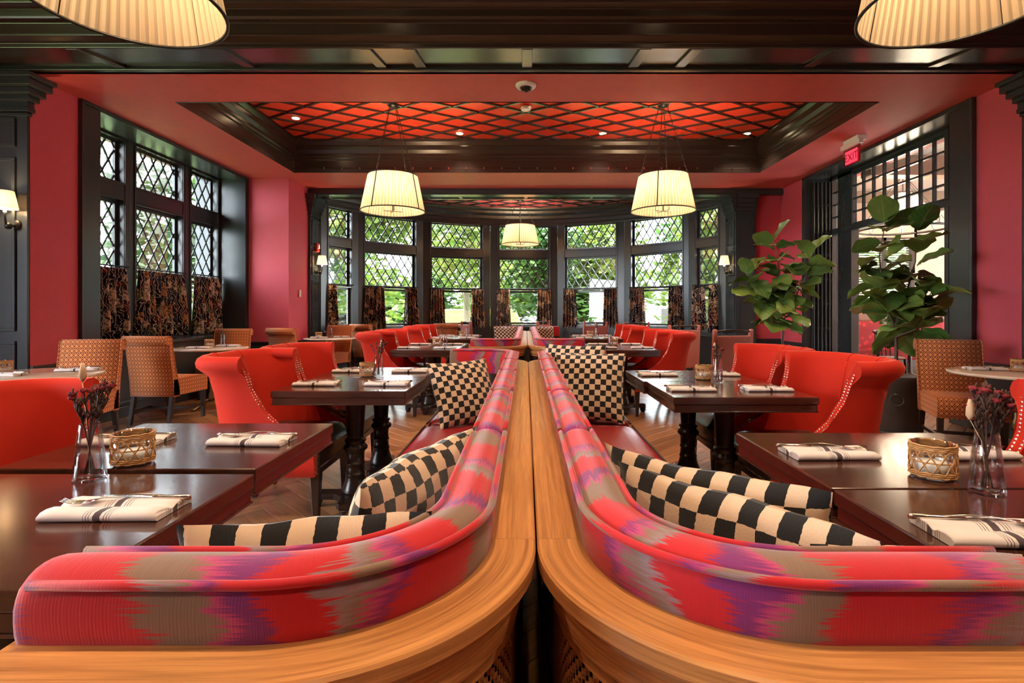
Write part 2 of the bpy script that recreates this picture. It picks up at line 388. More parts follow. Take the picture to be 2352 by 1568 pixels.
# left wall of the dining room
wl=MB()
wl.box(-5.4,-XW,4.92,5.47,0,ZC).box(-5.4,-XW,8.70,8.80,0,ZC).box(-5.4,-3.9,8.73,9.56,0,ZC)
struct('wall_left',wl,WALLRED,'pinkish red linen wall around the tall left window')
wd=MB().box(-XW+.02,-XW-.1,5.0,5.47,0,.67).box(-5.2,-XW+.015,5.47,8.73,0,.80).box(-3.9-.7,-3.88,8.71,9.57,0,.67)
wd.box(-XW+.035,-XW,4.92,5.47,.665,.695).box(-XW+.05,-5.1,5.47,8.73,.80,.835).box(-XW,-3.9+.035,8.70,9.58,.665,.695)
for a,b in ((5.5,6.5),(6.58,7.62),(7.7,8.7)): panel_frame_x(wd,a,b,.14,.72,-XW+.015,1)
wd.box(-XW+.04,-XW,5.47,8.73,0,.12)
struct('baseboard_left',wd,BLACK,'black panelled dado along the left wall',bevel=.004)
cs=MB().box(-XW+.03,-XW-.42,5.47,5.50,.8,ZC).box(-XW+.03,-XW-.05,5.47,5.71,.835,ZC-.001).box(-XW+.03,-5.1,8.66,8.74,.8,ZC-.001).box(-XW+.03,-5.1,5.47,8.74,3.345,ZC-.001)
cs.box(-XW+.045,-XW,5.455,5.49,.835,ZC-.001).box(-XW+.045,-XW,8.72,8.76,.835,ZC-.001).box(-XW+.045,-XW,5.49,8.72,3.355,ZC-.001)
struct('trim_1',cs,BLACK,'glossy black casing around the left window recess',bevel=.004)
# right wall with the interior opening
wr=MB().box(XW,5.4,4.92,5.44,0,ZC).box(XW,5.4,8.78,9.7,0,ZC).box(4.1,5.4,9.6,9.75,0,ZC)
struct('wall_right',wr,WALLRED,'red linen wall on either side of the right opening')
wd=MB().box(XW-.02,XW+.1,5.0,5.44,0,.67).box(XW-.035,XW,4.92,5.44,.665,.695).box(XW-.02,XW+.02,8.8,9.6,0,.67).box(4.1,XW,9.58,9.6,0,.67).box(4.1,XW,9.57,9.6,.665,.7)
struct('baseboard_right',wd,BLACK,'black dado along the right wall',bevel=.004)
cs=MB().box(XW-.03,XW+.05,5.44,5.74,0,ZC-.001).box(XW-.05,XW,5.42,5.46,0,ZC-.001).box(XW-.03,XW+.06,8.70,8.80,0,ZC-.001).box(XW-.03,5.16,5.44,8.8,3.36,ZC-.001).box(XW-.05,XW,5.46,8.7,3.34,ZC-.001).box(XW,5.16,5.44,5.5,0,ZC-.001)
cs.box(XW+.06,5.2,8.70,8.80,0,ZC-.001)
for k in range(7): cs.box(XW+.08+k*.065,XW+.11+k*.065,8.655,8.70,.1,3.3)
for z in (.9,1.3,1.7,2.1,2.46,2.9): cs.box(XW+.08,5.12,8.668,8.70,z,z+.035)
struct('trim_2',cs,BLACK,'glossy black casing around the right interior opening',bevel=.004)
# interior screen on the right: transom grid, posts
win_r=empty('window_11',(0,0,0),0,'black gridded transom screen over the right interior opening',None,None,'structure')
X0,X1=4.98,5.06
fr=MB().box(X0-.03,X1+.03,5.5,8.7,2.43,2.52).box(X0,X1,5.5,6.28,2.52,3.36).box(X0,X1,5.5,8.7,3.31,3.36).box(X0,X1,8.12,8.48,0,3.36).box(X0-.02,X1+.02,8.1,8.14,0,2.46).box(X0,X1,8.64,8.7,0,3.36).box(X0,X1,5.5,5.6,0,2.5).box(X0-.02,X1+.02,6.24,6.3,0,3.36)
fr.box(X0,X1,5.95,6.28,0,2.43)
fr.build('frame',BLACK,win_r,bevel=.003)
ny,nz=8,4; ya,yb,za,zb=6.30,8.12,2.52,3.31
g=MB().box(X0+.025,X1-.025,ya,yb,za,za+.03).box(X0+.025,X1-.025,ya,yb,zb-.03,zb)
for k in range(1,ny): y=ya+(yb-ya)*k/ny; MB.box(g,X0+.02,X1-.02,y-.012,y+.012,za,zb)
for k in range(1,nz): z=za+(zb-za)*k/nz; MB.box(g,X0+.02,X1-.02,ya,yb,z-.012,z+.012)
for k in range(1,nz): z=za+(zb-za)*k/nz; MB.box(g,X0+.02,X1-.02,8.48,8.64,z-.012,z+.012)
g.build('glazing_bars',BLACK,win_r)
for i in range(ny):
    for j in range(nz):
        y0=ya+(yb-ya)*i/ny; z0=za+(zb-za)*j/nz
        MB().box(5.018,5.022,y0+.012,y0+(yb-ya)/ny-.012,z0+.012,z0+(zb-za)/nz-.012).build('pane',WINGLASS,win_r)
# piers of the opening towards the front room
for sx,nm,lb in ((-1,'wall_front_left','black panelled pier at the left of the front opening'),(1,'wall_front_right','black panelled pier at the right of the front opening')):
    xe=-XW if sx<0 else XW
    p=MB().box(xe,xe+sx*1.6,4.9,4.93,0,ZC)
    a,b=sorted((xe+sx*.10,xe+sx*.95))
    panel_frame(p,a,b,1.02,2.62,4.9,.03,.02); panel_frame(p,a,b,.15,.93,4.9,.03,.02); panel_frame(p,a,b,2.72,2.98,4.9,.03,.02)
    for k,(d,z0,z1) in enumerate(((.03,3.0,3.03),(.06,3.03,3.07),(.10,3.12,3.16),(.16,3.16,3.21),(.22,3.21,3.27),(.26,3.27,3.31))):
        p.box(xe-sx*d,xe+sx*1.6,4.9-d,4.92,z0,z1)
    p.box(xe-sx*.05,xe+sx*1.6,4.85,4.92,3.03,3.20).box(xe-sx*.02,xe+sx*1.6,4.87,4.92,0,.13)
    struct(nm,p,BLACK,lb,bevel=.004)
# ceiling: soffit ring around the tray
TX0,TX1,TY0,TY1,TZ=-3.67,3.70,5.55,8.40,3.89
so=MB().box(-5.4,5.4,4.78,TY0,ZC,ZC+.05).box(-5.4,5.4,TY1,9.52,ZC,ZC+.05).box(-5.4,TX0,TY0,TY1,ZC,ZC+.05).box(TX1,5.4,TY0,TY1,ZC,ZC+.05)
struct('ceiling',so,SOFRED,'red linen ceiling soffit around the tray')
tr=struct('ceiling_tray',MB().box(TX0-.1,TX1+.1,TY0-.1,TY1+.1,TZ+.02,TZ+.08),LEGW,'orange red tray ceiling with dark diamond lattice')
def clip_poly(poly,x0,x1,y0,y1):
    def cl(P,f,inter):
        out=[]
        for i in range(len(P)):
            a,b=P[i-1],P[i]; fa,fb=f(a),f(b)
            if fa>=0 and fb>=0: out.append(b)
            elif fa>=0 or fb>=0:
                t=fa/(fa-fb); q=(a[0]+(b[0]-a[0])*t,a[1]+(b[1]-a[1])*t)
                out.append(q)
                if fb>=0: out.append(b)
        return out
    for f in (lambda p:p[0]-x0,lambda p:x1-p[0],lambda p:p[1]-y0,lambda p:y1-p[1]):
        if not poly: return []
        poly=cl(poly,f,None)
    return poly
def clip_seg(p,q,x0,x1,y0,y1):
    t0,t1=0,1; d=(q[0]-p[0],q[1]-p[1])
    for pp,qq in ((-d[0],p[0]-x0),(d[0],x1-p[0]),(-d[1],p[1]-y0),(d[1],y1-p[1])):
        if abs(pp)<1e-9:
            if qq<0: return None
        else:
            r=qq/pp
            if pp<0: t0=max(t0,r)
            else: t1=min(t1,r)
    if t0>=t1: return None
    return ((p[0]+d[0]*t0,p[1]+d[1]*t0),(p[0]+d[0]*t1,p[1]+d[1]*t1))
def diamonds(x0,x1,y0,y1,a,b,cx,cy,shrink):
    out=[]
    for i in range(-60,60):
        for j in range(-60,60):
            if (i+j)%2: continue
            mx,my=cx+i*a,cy+j*b
            if mx+a<x0 or mx-a>x1 or my+b<y0 or my-b>y1: continue
            P=clip_poly([(mx-a*shrink,my),(mx,my-b*shrink),(mx+a*shrink,my),(mx,my+b*shrink)],x0,x1,y0,y1)
            if len(P)>=3: out.append(P)
    return out
def lattice_lines(x0,x1,y0,y1,a,b,cx,cy):
    out=[]
    for k in range(-101,102,2):
        for s in (1,-1):
            # (x-cx)/a + s (y-cy)/b = k
            p=(cx+a*(k-s*(y0-1-cy)/b),y0-1); q=(cx+a*(k-s*(y1+1-cy)/b),y1+1)
            r=clip_seg(p,q,x0,x1,y0,y1)
            if r: out.append(r)
    return out
for P in diamonds(TX0,TX1,TY0,TY1,.321,.205,0,6.95,.97):
    MB().prism(P,TZ,TZ+.02,axis='z').build('panel',TRAYRED,tr)
rb=MB()
for (p,q) in lattice_lines(TX0,TX1,TY0,TY1,.321,.205,0,6.95):
    d=(q[0]-p[0],q[1]-p[1]); l=math.hypot(*d); n=(-d[1]/l*.014,d[0]/l*.014)
    rb.prism([(p[0]+n[0],p[1]+n[1]),(p[0]-n[0],p[1]-n[1]),(q[0]-n[0],q[1]-n[1]),(q[0]+n[0],q[1]+n[1])],TZ-.022,TZ+.02,axis='z')
rb.build('lattice_ribs',BLACKF,tr)
# tray cornice: profile (inset from the opening edge, z)
prof=[(0,ZC-.03),(.025,ZC-.03),(.025,ZC+.02),(.05,ZC+.03),(.05,ZC+.06),(.01,ZC+.075),(.01,ZC+.19),(.03,ZC+.20),(.03,ZC+.235),(.05,ZC+.25),(.05,ZC+.29),(.09,ZC+.34),(.105,ZC+.39),(.105,ZC+.41),(.15,ZC+.46),(.16,ZC+.50),(-.09,ZC+.50),(-.09,ZC-.0)]
prof=[(.004,ZC-.006),(.012,ZC-.006),(.012,ZC+.06),(.004,ZC+.075),(.004,ZC+.19),(.02,ZC+.20),(.02,ZC+.235),(.035,ZC+.25),(.035,ZC+.29),(.06,ZC+.34),(.07,ZC+.39),(.07,ZC+.41),(.10,ZC+.46),(.11,ZC+.50),(-.09,ZC+.50),(-.09,ZC+.06),(.002,ZC+.06)]
def ring(prof,x0,x1,y0,y1):
    P=[]
    for cx,cy,sx_,sy_ in ((x0,y0,1,1),(x1,y0,-1,1),(x1,y1,-1,-1),(x0,y1,1,-1)):
        P.append([(cx+sx_*o,cy+sy_*o,z) for o,z in prof])
    return MB().grid(P,cu=True,cv=True,smooth=False,flip=True)
struct('trim_3',ring(prof,TX0,TX1,TY0,TY1),BLACKF,'stepped dark cornice around the tray ceiling',bevel=.003)
# strip of small blocks on the tray's lower edge (linear grille)
gb=MB()
for k in range(26):
    x=TX0+.2+k*.28; gb.box(x,x+.02,TY1-.03,TY1+.02,ZC+.045,ZC+.075)
gr=gb.build('grille_clips',STEEL); tag(gr,'row of small metal clips in the dark far cornice slot','trim'); gr['kind']='stuff'
# recessed downlights / smoke detector / speakers in the tray
def disc(name,mat,x,y,z,r,h,lab,cat,grp=None,ring_=True):
    o=MB().lathe([(r*.98,0),(r,-h*.5),(r*.86,-h),(r*.80,-h*.9)],20,capped=True).build(name,mat,loc=(x,y,z)); tag(o,lab,cat,grp); return o
for k,(x,y,w_) in enumerate(((-3.2,7.38,'beside the left cornice'),(-1.0,8.02,'left of centre by the far cornice'),(1.16,8.02,'right of centre by the far cornice'),(3.34,8.02,'in the far right corner'),(-2.3,5.9,'in the near left part'),(0.4,5.9,'in the near middle part'),(2.5,5.9,'in the near right part'))):
    r=empty('downlight',(x,y,TZ-.001),0,'small round warm downlight in the orange tray ceiling '+w_,'light','tray ceiling downlights')
    MB().lathe([(.062,0),(.062,-.008),(.048,-.012)],20).build('trim_ring',WHITE,r)
    MB().lathe([(.046,-.0125),(.046,-.0145)],20).build('lens',BULB,r)
    light('downlight_lamp','SPOT',(0,0,-.03),36,(1,.80,.58),.05,(0,0,0),radians(110),.8,r)
for x,lb in ((-2.45,'left'),(2.42,'right')):
    o=disc('ceiling_speaker',TRAYRED,x,7.95,TZ,.13,.012,'round red painted speaker on the %s of the tray ceiling'%lb,'speaker')
o=disc('smoke_detector',WHITE,0,6.95,TZ-.02,.07,.04,'white smoke detector between the two large pendants','detector')
dm=empty('dome_camera',(0.0,5.13,ZC),0,'white ringed dark dome camera on the red soffit','camera')
MB().lathe([(.10,0),(.10,-.012),(.085,-.03),(.062,-.032)],28).build('housing',WHITE,dm)
MB().lathe([(.062,-.03),(.055,-.045),(.035,-.06),(.012,-.066)],24).build('lens_dome',plain('smoked_dome',(.01,.01,.012,1),.05),dm)
# beam between the front room and the dining room
bp=[(4.78,ZC),(4.78,3.375),(4.74,3.375),(4.74,3.39),(4.20,3.295),(4.18,3.27),(4.16,3.27),(4.16,3.305),(4.09,3.33),(4.09,3.345),(4.08,3.42),(4.04,3.43),(4.03,3.445),(4.03,3.50),(3.98,3.52),(3.97,3.55),(3.90,3.575),(3.9,3.60),(3.7,3.66),(3.7,3.75),(4.9,3.75),(4.9,ZC)]
bm=struct('trim_4',MB().prism(bp,-6.3,6.3),BLACKF,'dark moulded ceiling beam across the front of the room',bevel=.004)
def slope_box(mb,x0,x1,skew):
    # batten lying on the sloped panelled soffit of the beam
    def P(x,y,d): return (x,y,3.295+(y-4.20)*.176-d)
    vs=[P(x0,4.2,0),P(x1,4.2,0),P(x1,4.74,0),P(x0,4.74,0),P(x0,4.2,.02),P(x1,4.2,.02),P(x1,4.74,.02),P(x0,4.74,.02)]
    mb.add(vs,[(0,1,2,3),(7,6,5,4),(0,4,5,1),(1,5,6,2),(2,6,7,3),(3,7,4,0)])
for xc_ in (-3.6,-2.45,-1.28,-.93,0.01,.95,1.36,2.5,3.6):
    b=MB(); slope_box(b,xc_-.045,xc_+.045,0); b.build('batten',BLACKF,bm,bevel=.004)
b=MB(); slope_box(b,-6,6,0); 
MB().box(-6.3,6.3,4.735,4.785,3.355,3.395).build('edge_moulding',BLACK,bm,bevel=.006)
struct('ceiling_front',MB().box(-6.3,6.3,-4,4.0,3.72,3.80),BLACKF,'dark front room ceiling above the camera')
rw=MB().box(-6.4,6.4,-4.1,-4,0,.9).box(-6.4,6.4,-4.1,-4,2.7,3.8)
rw.box(-6.4,6.4,-4.1,-4,.9,2.7)
struct('wall_back',rw,WALLRED,'unseen red wall added behind the camera to block light')  # added out of view to cut light coming from behind
sw_=MB().box(-6.4,-6.3,-4,4.9,0,.9).box(-6.4,-6.3,-4,4.9,2.7,3.8).box(-6.4,-6.3,-4,-1,.9,2.7).box(-6.4,-6.3,2,4.9,.9,2.7).box(6.3,6.4,-4,4.9,0,3.8)
struct('wall_side',sw_,WALLRED,'unseen red side walls added to the front room against side light')  # added against side light; the left gap lets some in
struct('roof',MB().box(-6.3,12,-4,12.6,4.05,4.15),LEGW,'unseen roof slab added over the building to block the sun')  # added above the ceilings to keep the sun out
# bay: header, piers, facets
BX,BY,BR=-.05,8.40,4.05
hd=MB().box(-5.3,5.3,9.5,9.62,3.28,ZC+.6).box(-3.9,3.9,9.62,9.92,3.30,3.34).box(-3.9,3.9,9.88,9.94,3.28,3.6).box(-5.3,5.3,9.48,9.53,3.30,3.36)
struct('trim_5',hd,BLACK,'black header beam over the bay opening',bevel=.003)
sp=MB()
for k in range(13):
    x=-3.6+k*.6; sp.box(x-.03,x+.03,9.62,9.88,3.285,3.305)
sp.box(-3.9,3.9,9.64,9.67,3.288,3.305).box(-3.9,3.9,9.85,9.88,3.288,3.305)
struct('trim_6',sp,BLACK,'panel battens under the bay header',bevel=.002)
for sx,x0,x1,nm,lb in ((-1,-4.3,-3.85,'wall_bay_left','black panelled pilaster at the left end of the bay'),(1,3.75,4.12,'wall_bay_right','black panelled pilaster at the right end of the bay')):
    p=MB().box(x0,x1,9.5,9.96,0,3.28); xi=x1 if sx<0 else x0
    for z0,z1 in ((.12,.68),(.85,1.75),(1.85,2.28),(2.36,2.85)): panel_frame_x(p,9.55,9.91,z0,z1,xi,-sx,.03,.016)
    if sx>0:
        for z0,z1 in ((.12,.68),(.85,2.2),(2.3,2.9)): panel_frame(p,x0+.05,x1-.05,z0,z1,9.5,.025,.014)
    for d,z0,z1 in ((.02,2.92,2.95),(.035,2.98,3.05),(.06,3.05,3.12),(.09,3.12,3.2),(.12,3.2,3.28)):
        p.box(xi-(-sx)*.0,xi-sx*d,9.5-d*.5,9.96,z0,z1).box(x0,x1+(d if sx<0 else 0),9.5-d,9.5,z0,z1)
    p.box(xi,xi-sx*.03,9.49,9.96,.70,.76)
    struct(nm,p,BLACK,lb,bevel=.003)
# bay ceiling with lattice
NA=48; disc_pts=[(BX+(BR-.05)*sin(radians(-72+144*k/NA)),BY+(BR-.05)*cos(radians(-72+144*k/NA))) for k in range(NA+1)]
bc=MB().prism([(3.9,9.6),(-3.98,9.6)]+disc_pts,3.56,3.62,axis='z')
cb=struct('ceiling_bay',bc,BAYRED,'pink red bay ceiling with dark diamond lattice')
rb=MB()
for (p,q) in lattice_lines(-4.1,4.0,9.7,12.5,.321,.205,0,11.2):
    # clip to the circle
    N=24; pts=[(p[0]+(q[0]-p[0])*k/N,p[1]+(q[1]-p[1])*k/N) for k in range(N+1)]
    ins=[r for r in pts if math.hypot(r[0]-BX,r[1]-BY)<BR-.32]
    if len(ins)<2: continue
    a,b=ins[0],ins[-1]; d=(b[0]-a[0],b[1]-a[1]); l=math.hypot(*d); n=(-d[1]/l*.014,d[0]/l*.014)
    rb.prism([(a[0]+n[0],a[1]+n[1]),(a[0]-n[0],a[1]-n[1]),(b[0]-n[0],b[1]-n[1]),(b[0]+n[0],b[1]+n[1])],3.535,3.565,axis='z')
rb.build('lattice_ribs',BLACK,cb)
cp=[(0,3.18),(.03,3.18),(.03,3.22),(.05,3.24),(.05,3.32),(.08,3.34),(.10,3.40),(.17,3.45),(.19,3.50),(.26,3.53),(.28,3.57),(0,3.6)]
P=[]
for k in range(57):
    a=radians(-70+140*k/56); P.append([(BX+(BR+.02-o)*sin(a),BY+(BR+.02-o)*cos(a),z) for o,z in cp])
struct('trim_7',MB().grid(P,cv=True,capu=True,smooth=False),BLACK,'curved black cornice above the bay windows')
# ------------------------------------------------------------------ windows
def window(name,loc,rz,W,pw,zs,label,a=.094,b=.143,head=3.25):
    """room side is -y locally. zs = lower sash z0,z1, middle lattice z0,z1, upper lattice z0,z1"""
    root=empty(name,loc,rz,label,None,None,'structure')
    (l0,l1,m0,m1,u0,u1)=zs; h=pw/2
    f=MB()
    for s in (-1,1): f.box(s*h,s*W/2,0,.14,.80,head); f.box(s*(h+.005),s*(h+.035),-.014,0,.86,head-.03)
    f.box(-h,h,0,.14,.80,l0-.05).box(-h,h,0,.14,m1+.04,u0-.03).box(-h,h,0,.14,u1+.03,head)
    f.box(-h,h,-.03,.14,.80,.86).box(-h,h,-.02,.0,u0-.06,u0-.03).box(-h,h,-.014,0,m1+.04,m1+.07)
    f.build('frame',BLACK,root,bevel=.004)
    def sash(z0,z1,y,t,nm,lat):
        s=MB().box(-h,-h+t,y,y+.035,z0-t,z1+t).box(h-t,h,y,y+.035,z0-t,z1+t).box(-h+t,h-t,y,y+.035,z0-t,z0).box(-h+t,h-t,y,y+.035,z1,z1+t)
        so_=s.build(nm,BLACK,root,bevel=.003)
        x0,x1=-h+t,h-t
        if lat:
            c=MB()
            for (p,q) in lattice_lines(x0,x1,z0,z1,a,b,0,(z0+z1)/2):
                d=(q[0]-p[0],q[1]-p[1]); l=math.hypot(*d); n=(-d[1]/l*.0105,d[0]/l*.0105)
                c.prism([(p[0]+n[0],p[1]+n[1]),(p[0]-n[0],p[1]-n[1]),(q[0]-n[0],q[1]-n[1]),(q[0]+n[0],q[1]+n[1])],y+.010,y+.022,axis='y')
            c.build('lead_cames',BLACK,so_)
            for P in diamonds(x0,x1,z0,z1,a,b,0,(z0+z1)/2,.96):
                MB().prism(P,y+.015,y+.018,axis='y').build('pane',WINGLASS,so_)
        else: MB().box(x0,x1,y+.015,y+.018,z0,z1).build('pane',WINGLASS,so_)
    sash(l0,l1,.05,.045,'lower_sash',False); sash(m0,m1,.085,.04,'middle_sash',True); sash(u0,u1,.085,.035,'upper_sash',True)
    return root
ZB=(.93,1.62,1.72,2.40,2.66,3.165)
ROD=1.715
def curtain(name,x0,x1,z0,z1,y,flare,seed,label,parent_loc,rz,grp,folds=5):
    r=random.Random(seed); nu=folds*8; nv=10; ph=r.random()*6; P=[]
    for i in range(nu+1):
        row=[]
        for j in range(nv+1):
            t=i/nu; s=j/nv; mid=(x0+x1)/2
            x=x0+(x1-x0)*t; x=mid+(x-mid)*(1+flare*(1-s)*(1-s*.3))
            amp=.026+.026*(1-s); yy=y+amp*sin(t*folds*2*pi+ph+.5*sin(s*3+seed))+.006*sin(t*17+s*5)
            row.append((x,yy,z0+(z1-z0)*s+ (.004*sin(t*40) if j==0 else 0)))
        P.append(row)
    sc=(x1-x0)*1.9
    ux=r.random()*3
    o=MB().grid(P,uv=lambda i,j:(ux+sc*i/nu,ux*1.7+(z1-z0)*j/nv)).build(name,FLORAL,loc=parent_loc,rz=rz)
    m=o.modifiers.new('thick','SOLIDIFY'); m.thickness=.004
    return tag(o,label,'curtain',grp)
def rod(x0,x1,z,y,loc,rz,label,grp):
    r=empty('curtain_rod',loc,rz,label,'curtain rod',grp)
    MB().tube([(x0,y,z),(x1,y,z)],.009,8).build('bar',BLACK,r)
    n=max(6,int((x1-x0)/.07)); me=None
    for k in range(n):
        x=x0+(x1-x0)*(k+.5)/n
        if me is None: me=MB().tube([(0,.016*cos(a),.016*sin(a)) for a in [2*pi*i/10 for i in range(10)]],.0028,4,closed=True).mesh('ring',DARKM)
        o=bpy.data.objects.new('ring',me); COL.objects.link(o); o.parent=r; o.location=(x,y,z-.010)
    return r
angs=[-61.5,-44,-22,0,22,44,61.5]
WN=['leftmost','second from the left','third from the left','middle','third from the right','second from the right','rightmost']
dado=MB()
for k,an in enumerate(angs):
    a=radians(an); full=abs(an)<50; W=1.574 if full else .93; pw=1.13+.08 if full else .56
    loc=(BX+BR*sin(a),BY+BR*cos(a),0)
    window('window_%d'%(k+1),loc,-a,W,pw,ZB,'leaded diamond pane sash window, %s of the seven in the bay'%WN[k])
    ca,sa=cos(-a),sin(-a)
    d=MB().box(-W/2,W/2,-.0,.14,0,.80).box(-W/2,W/2,-.07,0,.79,.83).box(-W/2,W/2,-.03,0,0,.14)
    panel_frame(d,-W/2+.12,W/2-.12,.2,.72,0,.035,.02)
    dado.add([(loc[0]+x*ca-y*sa,loc[1]+x*sa+y*ca,z) for x,y,z in d.v],d.f)
    rod(-pw/2-.03,pw/2+.03,ROD,-.035,loc,-a,'thin black cafe curtain rod across the %s bay window'%WN[k],'bay curtain rods')
    wch=.30 if full else .17
    sides=[(-1,'left'),(1,'right')]
    for s,sn in sides:
        if k==0 and s>0: continue
        x0,x1=(-pw/2-.02,-pw/2-.02+wch) if s<0 else (pw/2+.02-wch,pw/2+.02)
        if k in (1,6) and s<0: x1+=.12
        if k==5 and s<0: x1+=.06
        curtain('cafe_curtain',x0,x1,.80,ROD-.02,-.045,.22,k*3+s,'dark floral cafe curtain on the %s side of the %s bay window'%(sn,WN[k]),loc,-a,'bay cafe curtains')
struct('baseboard_bay',dado,BLACK,'black panelled dado below the bay windows',bevel=.003)
# left windows
ZL=(.95,1.62,1.74,2.53,2.82,3.29)
for k,(y0,y1,nm) in enumerate(((5.66,6.71,'nearest'),(6.71,7.83,'middle'),(7.83,8.70,'farthest'))):
    c=(y0+y1)/2; W=y1-y0; pw=W-.2
    window('window_%d'%(8+k),(-5.0,c,0),pi/2,W,pw,ZL,'leaded diamond pane window, %s of the three in the left recess'%nm,.10,.155,3.35)
    rod(-pw/2-.02,pw/2+.02,1.75,-.04,(-5.0,c,0),pi/2,'black curtain rod with rings across the %s left window'%nm,'left window rods')
    curtain('cafe_curtain',-pw/2-.01,pw/2+.01,.86,1.725,-.05,.10,40+k,'gathered dark floral cafe curtain across the %s left window'%nm,(-5.0,c,0),pi/2,'left window cafe curtains',9)
struct('wall_left_outer',MB().box(-5.4,-5.0,5.4,5.66,0,ZC).box(-5.4,-5.0,8.68,8.8,0,ZC).box(-5.3,-5.05,5.6,8.7,0,.80).box(-5.2,-5.0,5.6,8.7,3.34,ZC+.1),BLACK,'black reveal around the left windows')
# ------------------------------------------------------------------ banquettes
class Path:
    """banquette outline in (d, y): d = distance from the central seam"""
    def __init__(s,yn,yf,R,L): s.yn,s.yf,s.R,s.L=yn,yf,R,L; s.seg=[L-R,R*pi/2,yf-yn-2*R,R*pi/2,L-R]; s.len=sum(s.seg)
    def at(s,t,o):
        a,b,c,d,e=s.seg; R=s.R
        if t<=a: return (s.L-t,s.yn+o)
        t-=a
        if t<=b: th=t/R; r=R-o; return (R-r*sin(th),s.yn+R-r*cos(th))
        t-=b
        if t<=c: return (o,s.yn+R+t)
        t-=c
        if t<=d: th=t/R; r=R-o; return (R-r*cos(th),s.yf-R+r*sin(th))
        t-=d; return (R+t,s.yf-o)
    def samples(s,t0,t1,fine=.03,coarse=.12):
        T=[t0]; a=s.seg; b1=a[0];b2=b1+a[1];b3=b2+a[2];b4=b3+a[3]
        while T[-1]<t1-1e-6:
            t=T[-1]; st=fine if (b1-.04<=t<b2 or b3-.04<=t<b4) else coarse
            n=t+st
            for b in (b1,b2,b3,b4):
                if t<b-1e-6<n: n=b
            T.append(min(n,t1))
        if len(T)>2 and T[-1]-T[-2]<.004: T.pop(-2)
        return T
def sweep(path,xc,sx,prof,t0,t1,ends=0,vo=0):
    T=path.samples(t0,t1)
    if ends: T=sorted(set([t0,t0+ends*.3,t0+ends]+[t for t in T if t0+ends<t<t1-ends]+[t1-ends,t1-ends*.3,t1]))
    L=[0]
    for a,b in zip(prof,prof[1:]+prof[:1]): L.append(L[-1]+math.dist(a,b))
    P=[]; cz=sum(p[1] for p in prof)/len(prof); co=sum(p[0] for p in prof)/len(prof)
    for t in T:
        e=min(t-t0,t1-t); k=1
        if ends and e<ends: k=1-.10*(1-sqrt(max(0,1-(1-e/ends)**2)))
        row=[]
        for o,z in prof:
            d,y=path.at(t,co+(o-co)*k); row.append((xc+sx*d,y,cz+(z-cz)*k))
        P.append(row)
    return MB().grid(P,uv=lambda i,j:(T[min(i,len(T)-1)],L[j]+vo),cv=True,capu=True,flip=(sx<0),smooth=True)
CUSH=[(.082,.800),(.074,.83),(.072,.865),(.080,.890),(.10,.902),(.125,.904),(.148,.898),(.158,.882),(.165,.84),(.185,.70),(.21,.50),(.12,.48),(.10,.6),(.095,.78)]
def pipe(path,xc,sx,o,z,t0,t1,r):
    pts=[]
    for t in path.samples(t0,t1): d,y=path.at(t,o); pts.append((xc+sx*d,y,z))
    return MB().tube(pts,r,8)
